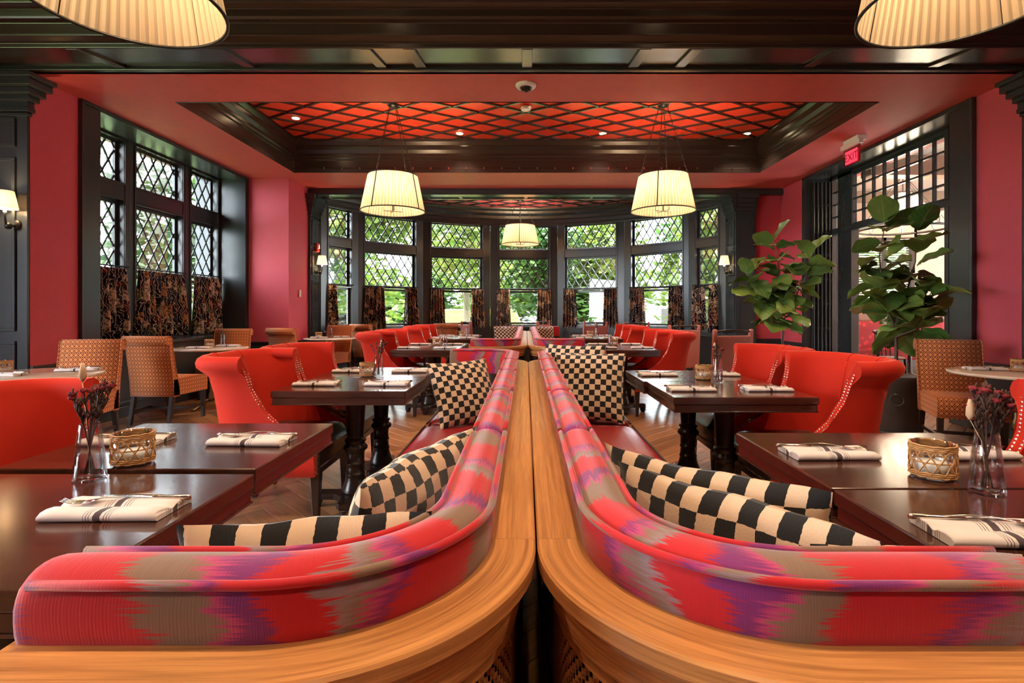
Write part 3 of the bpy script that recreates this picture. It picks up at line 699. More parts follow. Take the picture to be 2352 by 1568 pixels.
def banquette(side,yn,yf,joints,label,near):
    sx=-1 if side=='left' else 1; xc=.018+sx*.0015; R=.355; L=.635
    p=Path(yn,yf,R,L); s_of=lambda y: p.seg[0]+p.seg[1]+(y-(yn+R))
    root=empty('banquette',(0,0,0),0,label,'banquette','banquettes down the centre of the room')
    cuts=[0]+[s_of(y) for y in joints]+[p.len]
    for a,b in zip(cuts,cuts[1:]):
        c=sweep(p,xc,sx,CUSH,a+.002,b-.002,.03).build('back_cushion',IKAT,root)
        m=c.modifiers.new('sub','SUBSURF'); m.levels=m.render_levels=1
        pipe(p,xc,sx,.0735,.889,a+(.03 if a==0 else .012),b-(.03 if b==p.len else .012),.0065).build('piping',IKAT,c)
        pipe(p,xc,sx,.156,.893,a+(.03 if a==0 else .012),b-(.03 if b==p.len else .012),.0065).build('piping',IKAT,c)
    c1=p.seg[0]+p.seg[1]+.02; c2=c1+p.seg[2]-.04
    for q,(a,b) in enumerate(((0,c1),(c1,c2),(c2,p.len))):
        led=sweep(p,xc,sx,[(0,.790),(0,.811),(.003,.815),(.10,.815),(.10,.79)],a+(.0006 if q else 0),b,0,q*.37+(.2 if sx>0 else 0))
        led.sm=[False]*len(led.sm); led.build('oak_ledge',OAK,root)
    mo=sweep(p,xc,sx,[(.012,.79),(.012,.775),(.02,.765),(.026,.75),(.026,.725),(.034,.715),(.034,.70),(.10,.70),(.10,.79)],0,p.len); mo.sm=[False]*len(mo.sm); mo.build('ledge_moulding',OAK,root)
    sweep(p,xc,sx,[(.05,.0),(.05,.71),(.2,.71),(.2,0)],0,p.len).build('back_panel',LEGW,root)
    sweep(p,xc,sx,[(.03,.0),(.03,.11),(.06,.12),(.06,0)],0,p.len).build('plinth',OAK,root)
    if near:
        cane=MB(); t0,t1=.05,p.seg[0]+p.seg[1]+.25; st=.0125; n=int((t1-t0)/st)
        for r in range(46):
            z=.125+r*.0125; P=[[],[]]
            for k in range(n*2+1):
                o=.043+(.0035 if (k//2+r)%2 else -.0035)*(1 if k%2==0 else 0); d,y=p.at(t0+k*st/2,o); P[0].append((xc+sx*d,y,z)); P[1].append((xc+sx*d,y,z+.009))
            cane.grid(P,smooth=True,flip=(sx>0))
        for k in range(n):
            d,y=p.at(t0+(k+.25)*st,.043); d2,y2=p.at(t0+(k+.65)*st,.043)
            cane.add([(xc+sx*d,y,.12),(xc+sx*d2,y2,.12),(xc+sx*d2,y2,.70),(xc+sx*d,y,.70)],[(0,1,2,3)])
        cane.build('woven_cane',plain('cane',(.42,.19,.06,1),.45),root,stuff=True)
        be=MB(); T=p.samples(t0,t1); be.tube([(xc+sx*p.at(t,.04)[0],p.at(t,.04)[1],.703) for t in T],.006,6); be.build('cane_beading',OAK,root)
    # seat
    def seat(y0,y1,d0,d1):
        n=14; P=[]
        prof=[(d0,.40),(d0,.475),(d0+.02,.487),(d0+.06,.492),((d0+d1)/2,.495),(d1-.05,.49),(d1-.015,.482),(d1,.465),(d1,.40)]
        for i in range(n+1):
            t=i/n; y=y0+(y1-y0)*t; e=min(t,1-t)*(y1-y0); k=0 if e>.04 else (1-e/.04)**2
            P.append([(xc+sx*d,y,z-k*.018*(z>.45)+.004*sin(d*31+y*9)*(z>.485)) for d,z in prof])
        u=MB().grid(P,uv=lambda i,j:(i*.1,j*.05),cv=True,capu=True,flip=(sx<0)); 
        so=u.build('seat_cushion',SEATRED,root); m=so.modifiers.new('sub','SUBSURF'); m.levels=m.render_levels=2
        pts=[(xc+sx*(d1+.002),y0+.03+(y1-y0-.06)*i/8,.468) for i in range(9)]
        MB().tube(pts,.007,6).build('seat_piping',SEATBRN,so)
    ya,yb=yn+.13,yf-.13; cut=[ya]+[y for y in joints if y in SEATCUT]+[yb]
    for a,b in zip(cut,cut[1:]): seat(a+.002,b-.002,.13,.665)
    fr=MB().box(xc+sx*.15,xc+sx*.66,ya,yb,.06,.41).box(xc+sx*.15,xc+sx*.60,ya+.02,yb-.02,0,.07); fr.build('seat_base',SEATBRN,root,bevel=.004)
    return root
SEATCUT=(1.43,3.46,6.9,9.3)
banquette('left',.555,4.435,[1.43,2.12,2.83,3.46],'nearest left banquette, ikat velvet back and oxblood leather seat',True)
banquette('right',.555,4.435,[1.43,2.12,2.83,3.46],'nearest right banquette, ikat velvet back and oxblood leather seat',True)
banquette('left',5.775,10.5,[6.9,7.7,8.5,9.3],'far left banquette towards the bay window, purple red ikat back',False)
banquette('right',5.775,10.5,[6.9,7.7,8.5,9.3],'far right banquette towards the bay window, purple red ikat back',False)
# dark gap post between the two banquettes at the near curve
# ------------------------------------------------------------------ checked pillows
def pillow(loc,yaw,lean,w_,h_,t_,label,seed):
    r=random.Random(seed); n=18; 
    def pt(u,v,s):
        a=abs(u)**2.6; b=abs(v)**2.6
        k=max(0,(1-a))**.55*max(0,(1-b))**.55
        pin=1-.07*(1-abs(u)**2)*abs(v)**3; pin2=1-.07*(1-abs(v)**2)*abs(u)**3
        x=u*w_/2*pin2; z=h_/2+v*h_/2*pin
        return (x,s*t_/2*k+.012*sin(u*3+seed)*(1-k*.5)+ .004*sin(u*9+v*7+seed),z)
    q=[-1+2*i/n for i in range(n+1)]; q=[math.copysign(1-(1-abs(c))**1.5,c) for c in q]
    m=MB(); ox=r.random()
    for s in (-1,1):
        P=[[pt(u,v,s) for v in q] for u in q]
        m.grid(P,uv=lambda i,j:(ox+q[min(i,n)]*w_/2,q[min(j,n)]*h_/2),flip=(s>0))
    o=m.build('pillow',CHECK,loc=loc); o.rotation_euler=(lean,0,yaw)
    return tag(o,label,'pillow','checked wool pillows')
CK='checked wool pillow '
# yaw: local x direction; local y is the thickness direction
pillow((-.34,.875,.487),radians(8),radians(8),.37,.42,.11,CK+'lying low behind the near left ikat backrest',1)
pillow((-.33,1.21,.487),radians(73),radians(15),.52,.44,.15,CK+'leaning in the near corner of the left banquette',2)
pillow((-.34,3.36,.487),radians(38),radians(-26),.45,.44,.15,CK+'propped in the far corner of the nearest left banquette',3)
pillow((.40,3.46,.487),radians(-14),radians(-20),.48,.47,.15,CK+'standing in front at the far end of the nearest right banquette',4)
pillow((.30,3.72,.487),radians(-24),radians(-14),.46,.50,.13,CK+'tucked behind another at the far end of the right banquette',5)
pillow((.43,1.17,.487),radians(-47),radians(13),.50,.42,.13,CK+'farther one leaning in the near corner of the right banquette',6)
pillow((.43,1.00,.487),radians(-54),radians(13),.50,.42,.13,CK+'closer one leaning in the near corner of the right banquette',7)
pillow((.56,.80,.485),radians(-5),radians(6),.30,.40,.10,CK+'peeking over the near right backrest end',8)
for k,(x,y,yw,lb) in enumerate(((-.36,9.9,12,'flat front one on the far left banquette'),(-.30,10.15,-6,'rear pointed one on the far left banquette'),(.26,9.95,-10,'rear one on the far right banquette'),(.34,9.8,14,'front one on the far right banquette'))):
    pillow((x,y,.487),radians(yw),radians(-22),.46,.45,.15,CK+lb,20+k)
# ------------------------------------------------------------------ rectangular tables
def make_table():
    t=empty('dining_table')
    hx,hy=.38,.308
    o=MB().box(-hx,hx,-hy,hy,.722,.76).build('table_top',TABLE,t,bevel=.004)
    MB().box(-hx+.006,hx-.006,-hy+.006,hy-.006,.685,.7215).build('apron',TABLE,t,bevel=.003)
    MB().box(-hx+.002,hx-.002,-hy+.002,hy-.002,.680,.6865).build('apron_bead',TABLE,t,bevel=.002)
    pr=[(.07,.685),(.062,.66),(.056,.55),(.05,.44),(.05,.425),(.062,.42),(.064,.408),(.054,.40),(.058,.39),(.072,.375),(.072,.36),(.056,.345),(.053,.33),(.052,.28),(.057,.276),(.057,.268),(.052,.264),(.055,.215),(.06,.211),(.06,.203),(.056,.2),(.062,.17),(.078,.125),(.083,.11),(.083,.09)]
    MB().lathe(pr,20).build('pedestal',LEGW,t)
    b=MB().prism([(-.27,-.03),(-.25,-.045),(-.12,-.05),(-.06,-.10),(-.05,-.20),(-.03,-.22),(.03,-.22),(.05,-.20),(.06,-.10),(.12,-.05),(.25,-.045),(.27,-.03),(.27,.03),(.25,.045),(.12,.05),(.06,.10),(.05,.20),(.03,.22),(-.03,.22),(-.05,.20),(-.06,.10),(-.12,.05),(-.25,.045),(-.27,.03)],.055,.095,axis='z')
    b.build('base',LEGW,t,bevel=.008)
    for x,y in ((-.24,0),(.24,0),(0,-.19),(0,.19)):
        MB().lathe([(.035,.057),(.038,.05),(.03,.042),(.036,.034),(.03,.02),(.022,.0)],12,(x,y,0)).build('foot',LEGW,t)
    return t
TP=make_table()
TL=[(-1.135,1.17),(-1.155,1.83),(-1.055,3.29),(-1.065,3.91),(-1.17,6.36),(-1.17,6.985),(-1.17,8.7),(-1.17,9.33)]
TR=[(1.16,1.04),(1.16,1.665),(1.15,3.075),(1.13,3.70),(1.16,6.36),(1.16,6.985),(1.16,8.7),(1.16,9.33)]
for sn,T in (('left',TL),('right',TR)):
    for k,(x,y) in enumerate(T):
        clone(TP,(x,y,0),0,'dark mahogany pedestal table, %s from the camera in the %s row'%(ORD[k],sn),'dark pedestal tables','table')
# ------------------------------------------------------------------ red wing chairs (front is -y)
def interp(z,pts):
    for (a,va),(b,vb) in zip(pts,pts[1:]):
        if z<=b:
            t=max(0,(z-a)/(b-a)); t=t*t*(3-2*t)*.4+t*.6; return va+(vb-va)*t
    return pts[-1][1]
YF=[(.28,-.27),(.43,-.27),(.475,-.245),(.52,-.16),(.58,-.06),(.66,.02),(.78,.085),(.92,.115),(1.05,.12)]
def shell(s,z,off):
    zt=(z-.3)/.7; fl=.045*max(0,(z-.70)/.3)**2
    yb=.245+.10*zt+fl; w_=.262+.02*zt+fl; yf=interp(z,YF); r=min(.15,yb-yf-.012)
    sg=1 if s>=0 else -1; a=abs(s)
    if a>.72:
        k=(a-.72)/.28; y=(yb-r)+(yf-(yb-r))*k; p=(w_,y); n=(1,0)
    elif a>.38:
        k=(a-.38)/.34*pi/2; p=(w_-r+r*sin(k),yb-r+r*cos(k)); n=(sin(k),cos(k))
    else: p=((w_-r)*a/.38,yb); n=(0,1)
    return (sg*(p[0]+off*n[0]),p[1]+off*n[1],z)
def make_wing_chair():
    c=empty('wing_chair')
    prof=[(.34,0),(.43,0),(.47,0),(.52,0),(.58,0),(.66,0),(.74,0),(.82,0),(.88,0)]
    R=.046
    roll=[(R*(1-cos(f)),.915+R*sin(f)) for f in [radians(x) for x in (0,35,70,105,140,175,210,240)]]
    outer=[(.84,.055),(.74,.055),(.62,.055),(.52,.055),(.44,.055),(.36,.055),(.29,.055),(.29,0)]
    rows=[(z,z,o) for z,o in prof]+[(.915,z,o) for o,z in roll]+[(z,z,o) for z,o in outer]
    S=[-1+2*i/36 for i in range(37)]; P=[]
    for s in S:
        row=[]
        for zb,z,o in rows:
            x,y,_=shell(s,zb,o); row.append((x,y,z))
        P.append(row)
    m=MB().grid(P,cv=True,flip=True)
    for sg in (-1,1):
        zs=[.29+(.915-.29)*i/26 for i in range(27)]
        m.grid([[shell(sg,z,0),shell(sg,z,.055)] for z in zs],flip=(sg>0),smooth=True)
        e=[(shell(sg,.915,o)[0],shell(sg,.915,o)[1],z) for o,z in roll]+[shell(sg,.84,.055),shell(sg,.84,0)]
        m.add(e,[list(range(len(e)))],None,False)
    sh=m.build('back_shell',VELVET,c)
    for s in (-.30,.30):
        MB().tube([shell(s,z,-.002) for z in (.5,.58,.66,.74,.82,.88,.915)],.005,6).build('seam',VELVET,sh)
        pts=[(shell(s,.915,o)[0],shell(s,.915,o)[1],z+.001) for o,z in roll[:6]]
        MB().tube(pts,.004,6).build('seam',VELVET,sh)
    # nailheads along the wing edges
    nl=MB()
    def nail(p,ny_=-1.,nz_=0.,r=.0062):
        q=(p[1]-ny_*.001,p[2]-nz_*.001); t=(-nz_,ny_)
        vs=[(p[0]+r*cos(k*pi/3),q[0]+t[0]*r*sin(k*pi/3),q[1]+t[1]*r*sin(k*pi/3)) for k in range(6)]+[(p[0],p[1]+ny_*.0055,p[2]+nz_*.0055)]
        nl.add(vs,[(k,6,(k+1)%6) for k in range(6)],None,True)
    for sg in (-1,1):
        for off in (.012,.043):
            z=.44; pts=[]
            while z<.90:
                p=shell(sg,z,off); q=shell(sg,z+.004,off); sl=abs(q[1]-p[1])/.004; h=sqrt(1+sl*sl)
                nail(p,-1/h,sl/h); z+=.0155/h
        for k in range(9): nail((sg*(.30),-.273,.30+k*.0155)); nail((sg*(.275),-.273,.30+k*.0155))
    for k in range(34): nail((-.26+k*.0155,-.287,.335))
    nl.build('nailhead_trim',NAIL,c,stuff=True)
    P=[]
    n=12
    for i in range(n+1):
        u=-1+2*i/n; row=[]
        for j in range(n+1):
            v=-1+2*j/n; e=max(0,1-abs(u)**5)*max(0,1-abs(v)**5)
            row.append((u*.255,-.025+v*.262,.425+.085*e**.35))
        P.append(row)
    MB().grid(P).build('seat',SEATBRN,c)
    MB().box(-.268,.268,-.282,.22,.29,.43).build('seat_rail',SEATBRN,c,bevel=.008)
    for x,y,s in ((-.235,-.25,0),(.235,-.25,0),(-.21,.235,1),(.21,.235,1)):
        dy=.09 if s else 0; a,b=.027,.015
        vs=[(x+sx_*a,y+sy_*a,.30) for sx_,sy_ in ((-1,-1),(1,-1),(1,1),(-1,1))]+[(x+sx_*b,y+dy+sy_*b,0) for sx_,sy_ in ((-1,-1),(1,-1),(1,1),(-1,1))]
        MB().add(vs,[(0,1,2,3),(7,6,5,4),(0,4,5,1),(1,5,6,2),(2,6,7,3),(3,7,4,0)]).build('leg',LEGW,c,bevel=.003)
    return c
WC=make_wing_chair()
G='red velvet wing chairs'
chl=[(-1.53,1.66,1),(-1.44,3.25,2),(-1.44,3.93,3),(-1.52,6.30,4),(-1.52,6.98,5),(-1.52,8.62,6),(-1.52,9.3,7)]
chr_=[(1.72,1.62,1),(1.52,2.98,2),(1.50,3.74,3),(1.52,6.30,4),(1.52,6.98,5),(1.52,8.62,6),(1.52,9.3,7)]
for x,y,k in chl: clone(WC,(x,y,0),pi/2,'red orange velvet wing chair with nailheads at the %s table of the left row'%ORD[k],G,'chair')
for x,y,k in chr_: clone(WC,(x,y,0),-pi/2,'red orange velvet wing chair with nailheads at the %s table of the right row'%ORD[k],G,'chair')
# ------------------------------------------------------------------ patterned scroll-back chairs
def make_scroll(mat,name='scroll_chair'):
    c=empty(name)
    roll=[(.325+.05*cos(radians(a)),.895+.05*sin(radians(a))) for a in (180,150,120,90,60,30,0,-30,-60,-90,-115)]
    poly=[(.17,.40),(.20,.50),(.232,.63),(.255,.76),(.272,.85)]+roll+[(.312,.82),(.30,.72),(.28,.6),(.262,.45),(.25,.30),(.16,.30)]
    MB().prism(poly,-.245,.245,smooth=True).build('backrest',mat,c)
    sp=[(-.27,.31),(-.275,.42),(-.265,.465),(-.23,.485),(.0,.495),(.18,.48),(.25,.48),(.25,.31)]
    MB().prism(sp,-.245,.245,smooth=True).build('seat',mat,c)
    for x in (-.215,.215):
        for y0,y1 in ((-.24,-.24),(.225,.29)):
            a,b=.022,.016
            vs=[(x+i*a,y0+j*a,.32) for i,j in ((-1,-1),(1,-1),(1,1),(-1,1))]+[(x+i*b,y1+j*b,0) for i,j in ((-1,-1),(1,-1),(1,1),(-1,1))]
            MB().add(vs,[(0,1,2,3),(7,6,5,4),(0,4,5,1),(1,5,6,2),(2,6,7,3),(3,7,4,0)]).build('leg',LEGW,c,bevel=.002)
        MB().box(x-.01,x+.01,-.23,.245,.13,.16).build('stretcher',LEGW,c)
    MB().box(-.21,.21,-.01,.015,.13,.16).build('stretcher',LEGW,c)
    for s in (-1,1): MB().tube([(s*.246,y,z) for y,z in poly[:16]],.005,5).build('welt',mat,c)
    return c
SCH=make_scroll(DIAM)
def face(fx,fy): return atan2(fx,-fy)   # yaw so that local -y points to (fx,fy)
sc=[((-3.95,4.62,0),face(.22,-1),'facing the camera behind the nearest left round table'),
 ((-3.93,5.86,0),face(.08,1),'with its back to the camera by the left curtains'),
 ((-4.24,7.45,0),face(.1,-1),'behind the round table under the left window'),
 ((-3.62,8.35,0),face(.3,1),'with its back to the camera before the red pillar'),
 ((-3.40,9.22,0),face(-.25,-1),'facing the camera beside the left bay pilaster'),
 ((-3.05,10.5,0),face(.45,1),'pale in the light under the second bay window'),
 ((-1.72,11.1,0),face(-.3,1),'pale in the light under the third bay window'),
 ((3.78,4.62,0),face(-.40,-1),'at the right cream round table beside the zinc planter')]
for p,rz,lb in sc: clone(SCH,p,rz,'orange diamond patterned scroll back chair '+lb,'patterned scroll back chairs','chair')
# ------------------------------------------------------------------ chairs with a wooden top rail
def make_rail():
    c=empty('rail_chair')
    MB().prism([(.20,.30),(.26,.30),(.305,.90),(.26,.905)],-.235,.235).build('backrest',BASKET,c,bevel=.012)
    for s in (-1,1):
        MB().prism([(.195,.30),(.265,.30),(.315,.965),(.30,.985),(.275,.985),(.258,.965)],s*.235-.022,s*.235+.022).build('back_post',BASKET,c,bevel=.01)
    MB().tube([(-.225,.29,.955),(-.1,.295,.965),(.1,.295,.965),(.225,.29,.955)],.013,8).build('top_rail',LEGW,c)
    MB().prism([(-.26,.32),(-.265,.43),(-.24,.47),(0,.485),(.22,.47),(.24,.32)],-.25,.25,smooth=True).build('seat',BASKET,c)
    for x in (-.22,.22):
        for y in (-.235,.22): MB().box(x-.018,x+.018,y-.018,y+.018,0,.33).build('leg',LEGW,c,bevel=.003)
    return c
RC=make_rail()
for p,rz,lb in (((2.48,6.75,0),face(-.15,1),'nearest the dark pilaster on the right'),((2.45,8.6,0),face(-.1,1),'behind the farther right red chairs'),((2.2,10.6,0),face(.2,1),'under the right bay windows'),((1.35,11.0,0),face(-.2,1),'under the third bay window from the right'),((-1.0,11.2,0),face(.9,.5),'seen edge on near the far left banquette'),((.62,11.4,0),face(.9,-.6),'behind the far right banquette')):
    clone(RC,p,rz,'pink basketweave chair with dark top rail '+lb,'top rail chairs','chair')
# ------------------------------------------------------------------ round tables
def make_round():
    t=empty('round_table'); R=.42
    MB().lathe([(0.001,.752),(R-.012,.752),(R-.004,.749)],48,capped=False).build('table_top',CREAMTOP,t)
    MB().lathe([(R-.004,.749),(R,.742),(R,.732),(R-.006,.727),(.02,.725)],48,capped=False).build('top_edge',CREAMEDGE,t)
    MB().lathe([(.06,.725),(.05,.70),(.02,.68),(.018,.62),(.028,.60),(.018,.58),(.018,.40),(.03,.38),(.03,.34),(.018,.32),(.018,.2),(.03,.17),(.035,.12),(.03,.08)],16).build('stem',BRASS,t)
    for k in range(3):
        a=2*pi*k/3+.3; MB().tube([(cos(a)*d,sin(a)*d,z) for d,z in ((.02,.11),(.10,.10),(.18,.05),(.24,.018),(.28,.014))],[.022,.02,.016,.014,.012],8).build('foot',BRASS,t)
    return t
RT=make_round()
rts=[((-3.62,3.90,0),'at the left edge, nearest the camera'),((-3.93,6.62,0),'under the left window'),((-3.30,8.95,0),'before the left bay pilaster'),((3.68,3.98,0),'at the right edge beside the patterned chair'),((2.95,10.6,0),'in the bay by the right windows')]
for p,lb in rts: clone(RT,p,0,'cream topped round pedestal table '+lb,'round tables','table')
# ------------------------------------------------------------------ napkins and cutlery
def make_napkin():
    sec=[(-.060,.001),(-.066,.006),(-.066,.014),(-.058,.020),(-.042,.0215),(-.022,.019),(-.014,.014),(-.006,.013),(.002,.018),(.012,.0215),(.034,.020),(.054,.017),(.062,.011),(.063,.005),(.058,.001)]
    L=[0]
    for k in range(len(sec)): L.append(L[-1]+math.dist(sec[k],sec[(k+1)%len(sec)]))
    X=[-.126,-.124,-.10,-.06,-.02,.02,.06,.10,.124,.126]
    P=[[(x+(.012 if z>.016 else 0)*(y*6)*(1 if x>.1 else 0),y,z*(.86 if abs(x)>.125 else 1)+(.0012*sin(x*38+y*30) if z>.01 else 0)) for y,z in sec] for x in X]
    return MB().grid(P,uv=lambda i,j:(X[min(i,9)],L[j]),cv=True,capu=True)
NK=make_napkin(); NKO=NK.build('napkin',NAPK)
def make_fork():
    m=MB(); n=12; P=[]
    for i in range(n+1):
        t=i/n; x=-.10+.14*t; w_=.0065-.0040*sin(min(1,t*1.15)*pi*.62) if t<.85 else .0028+(t-.85)/.15*.0075
        z=.004+.008*sin(t*pi)
        P.append([(x,-w_,z),(x,0,z+.0016),(x,w_,z),(x,0,z-.0012)])
    m.grid(P,cv=True,capu=True)
    m.add([(.04,-.011,.004),(.062,-.011,-.0005+.002),(.062,.011,.0015),(.04,.011,.004),(.04,-.011,.0025),(.062,-.011,.0002),(.062,.011,.0002),(.04,.011,.0025)],[(0,1,2,3),(7,6,5,4),(0,4,5,1),(2,6,7,3)])
    for k in range(4):
        y=-.0095+k*.00633; m.tube([(.060,y,.001),(.082,y,.004),(.100,y,.0105)],[.0017,.0015,.0007],5)
    return m
FK=make_fork().build('fork',STEEL)
def make_knife():
    m=MB(); m.tube([(-.11,0,.004),(-.105,0,.004),(-.07,0,.004),(-.03,0,.004),(.0,0,.004)],[.004,.0062,.0055,.0042,.0038],8)
    m.prism([(.0,.0008),(.0,-.007),(.08,-.009),(.10,-.006),(.105,0),(.10,.0045),(.02,.006)],.003,.0048,axis='z'); return m
KN=make_knife().build('knife',STEEL)
TZT=.7605
sets=[]
WPOS={'in':'beside the banquette','out':'beside the chairs'}
def setting(x,y,z,ang,lb,cut,fl=1):
    clone(NKO,(x,y,z),ang,'folded white striped napkin '+lb,'napkins','napkin')
    if cut:
        c,s=cos(ang),sin(ang)
        def off(dx,dy): return (x+dx*c-dy*s,y+dx*s+dy*c)
        fx,fy=off(-.02*fl,.012); clone(FK,(fx,fy,z+.0205),ang+(pi if fl>0 else 0)+.22*fl,'steel fork on the napkin '+lb,'forks','fork')
        kx,ky=off(.035*fl,.030); clone(KN,(kx,ky,z+.0185),ang+(pi if fl>0 else 0)-.05,'steel knife on the napkin '+lb,'knives','knife')
for sn,T,sx in (('left',TL,-1),('right',TR,1)):
    for k,(x,y) in enumerate(T):
        for w_,dx in (('in',-sx*.215),('out',sx*.215)):
            if k==0 and w_=='out': continue
            yy=y+(-.06 if k%2==0 else .0)
            if k==0: yy=y+.03
            setting(x+dx,yy,TZT,random.uniform(-.06,.06)+(.0 if k else (.04 if sx<0 else -.03)),'%s on the %s table of the %s row'%(WPOS[w_],ORD[k],sn),k<4,1 if sx<0 else -1)
for (px,py,pz),(dx,dy,a),lb in ((rts[0][0],(.20,.16,.3),'at the back of the nearest left round table'),(rts[0][0],(-.06,-.17,.1),'at the front of the nearest left round table'),(rts[1][0],(.12,.18,.2),'at the back of the round table under the left window'),(rts[1][0],(-.02,-.2,.1),'at the front of the round table under the left window'),(rts[2][0],(.14,.16,.2),'at the back of the round table by the left pilaster'),(rts[2][0],(-.14,-.12,.1),'at the front of the round table by the left pilaster'),(rts[3][0],(-.12,.14,-.2),'on the right round table'),(rts[4][0],(-.1,-.1,0),'on the round table in the bay')):
    setting(px+dx,py+dy,.7535,a,lb,lb.startswith('on the right') or 'nearest' in lb)
# ------------------------------------------------------------------ woven candle holders
WICK=plain('rattan',(.52,.26,.09,1),.6,var=.3)
def make_candle():
    c=empty('candle_holder'); R,H=.050,.095
    MB().lathe([(R-.003,.012),(R-.003,H),(R,H+.001),(R,.004),(R-.004,0),(.001,0)],28,capped=False).build('glass',VASEGL,c)
    MB().lathe([(.001,.012),(R-.006,.012),(R-.006,.040),(.001,.041)],24,capped=False).build('candle',WHITE,c)
    w_=MB()
    for z0 in (.009,.014,.019,.076,.081,.086,.091):
        w_.tube([((R+.003+.0012*sin(k*2*pi/4+z0*900))*cos(2*pi*k/48),(R+.003+.0012*sin(k*2*pi/4+z0*900))*sin(2*pi*k/48),z0+.0012*sin(k*pi/2)) for k in range(48)],.0026,5,closed=True)
    w_.tube([((R+.002)*cos(2*pi*k/32),(R+.002)*sin(2*pi*k/32),.047) for k in range(32)],.0022,5,closed=True)
    n=11
    for k in range(n):
        for s in (1,-1):
            pts=[]
            for i in range(9):
                t=i/8; a=2*pi*(k/n)+s*t*.75; r=R+.0035+.0015*sin(t*pi*4+s); pts.append((r*cos(a),r*sin(a),.016+t*.062))
            w_.tube(pts,.0019,4)
    w_.build('woven_sleeve',WICK,c); return c
CN=make_candle()
# ------------------------------------------------------------------ bud vases with dried flowers
def make_vase():
    v=empty('bud_vase')
    MB().lathe([(.001,.0),(.036,.0),(.038,.004),(.0375,.02),(.031,.09),(.024,.150),(.0225,.152),(.0225,.150),(.0290,.09),(.0345,.022),(.030,.012),(.001,.010)],28,capped=False).build('glass',VASEGL,v)
    MB().lathe([(.001,.0105),(.030,.0125),(.0335,.03),(.0320,.055),(.001,.055)],24,capped=False).build('water',glass('water',(.99,.99,.99,1),.02,.15),v)
    return v
VS=make_vase()
STEM=plain('dried_stem',(.06,.025,.018,1),.8); BLOOM=plain('dried_crimson_bloom',(.22,.012,.018,1),.9,bump=(120,1)); TAN=plain('dried_tan_grass',(.55,.36,.22,1),.9); DARKB=plain('dried_dark_bract',(.045,.02,.025,1),.9)
def make_flowers(seed,n,dark,tail):
    f=empty('dried_flowers'); r=random.Random(seed)
    for k in range(n):
        a=r.random()*2*pi; sp=.022+r.random()*.03; h=.205+r.random()*.055
        tip=(cos(a)*sp,sin(a)*sp,h); mid=(cos(a)*.010,sin(a)*.010,.13)
        s=MB().tube([(cos(a+2)*.012,sin(a+2)*.012,.016),(0,0,.08),mid,((mid[0]+tip[0])/2,(mid[1]+tip[1])/2,(mid[2]+tip[2])/2+.004),tip],[.0014,.0014,.0013,.0012,.001],5)
        for q in range(14 if dark<2 else 2):   # small side twigs
            t=.25+.75*r.random(); b=tuple(mid[i]+(tip[i]-mid[i])*t for i in range(3)); aa=r.random()*2*pi
            s.tube([b,(b[0]+.009*cos(aa),b[1]+.009*sin(aa),b[2]+.018)],[.0014,.0022],4)
        so_=s.build('stem',STEM,f)
        hm=MB(); rr=.0085 if dark<2 else .006
        for q in range(7):
            aa=q*2*pi/7; c=(tip[0]+.6*rr*cos(aa)*(q>0),tip[1]+.6*rr*sin(aa)*(q>0),tip[2]+.002*(q%2))
            hm.lathe([(.001,-rr*.6),(rr*.5,-rr*.35),(rr*.62,0),(rr*.45,rr*.35),(.001,rr*.5)],7,c)
        hm.build('flower_head',BLOOM if (dark==0 or (dark==1 and k%2)) else DARKB,so_)
    if tail:
        tp=tail
        s=MB().tube([(0,0,.02),(tp[0]*.3,tp[1]*.3,.13),(tp[0],tp[1],tp[2]-.05)],.0011,5).build('grass_stem',TAN,f)
        MB().tube([(tp[0],tp[1],tp[2]-.05),(tp[0],tp[1],tp[2]-.04),(tp[0]+.001,tp[1],tp[2]-.02),(tp[0],tp[1],tp[2])],[.003,.009,.0085,.003],10).build('grass_plume',TAN,s)
    return f
FPs=[make_flowers(1,17,0,(-.028,.01,.312)),make_flowers(2,17,0,(-.05,-.01,.235)),make_flowers(3,7,1,(.02,.0,.25)),make_flowers(5,5,2,None)]
def centre(x,y,z,vx,vy,fl,lb,yaw=0):
    clone(CN,(x,y,z),yaw,'small glass candle holder in a rattan sleeve '+lb,'candle holders','candle holder')
    clone(VS,(vx,vy,z),yaw,'slim clear glass bud vase '+lb,'bud vases','vase')
    clone(FPs[fl],(vx,vy,z),yaw,'dried flower stems in the vase '+lb,'dried flowers','flowers')
centre(-1.165,1.575,TZT,-1.17,1.425,0,'on the nearest left tables')
centre(1.11,1.45,TZT,1.145,1.32,1,'on the nearest right tables')
centre(-1.09,3.66,TZT,-1.0,3.60,2,'on the middle left tables',.7)
centre(1.17,3.49,TZT,1.20,3.33,2,'on the middle right tables',2.2)
centre(-1.13,6.75,TZT,-1.02,6.66,3,'on the fifth and sixth left tables')
centre(1.12,6.80,TZT,1.05,6.62,3,'on the fifth and sixth right tables',1)
centre(-1.1,9.1,TZT,-1.0,9.0,3,'on the farthest left tables',2)
centre(1.1,9.1,TZT,1.2,9.0,2,'on the farthest right tables',3)
centre(-3.98,6.68,.7535,-3.86,6.76,3,'on the round table under the left window',1)
centre(-3.48,8.92,.7535,-3.32,9.02,3,'on the round table by the left pilaster',.4)
clone(CN,(-3.80,3.86,.7535),0,'small glass candle holder in a rattan sleeve on the nearest left round table','candle holders','candle holder')
clone(CN,(3.72,4.0,.7535),0,'small glass candle holder in a rattan sleeve on the right round table','candle holders','candle holder')
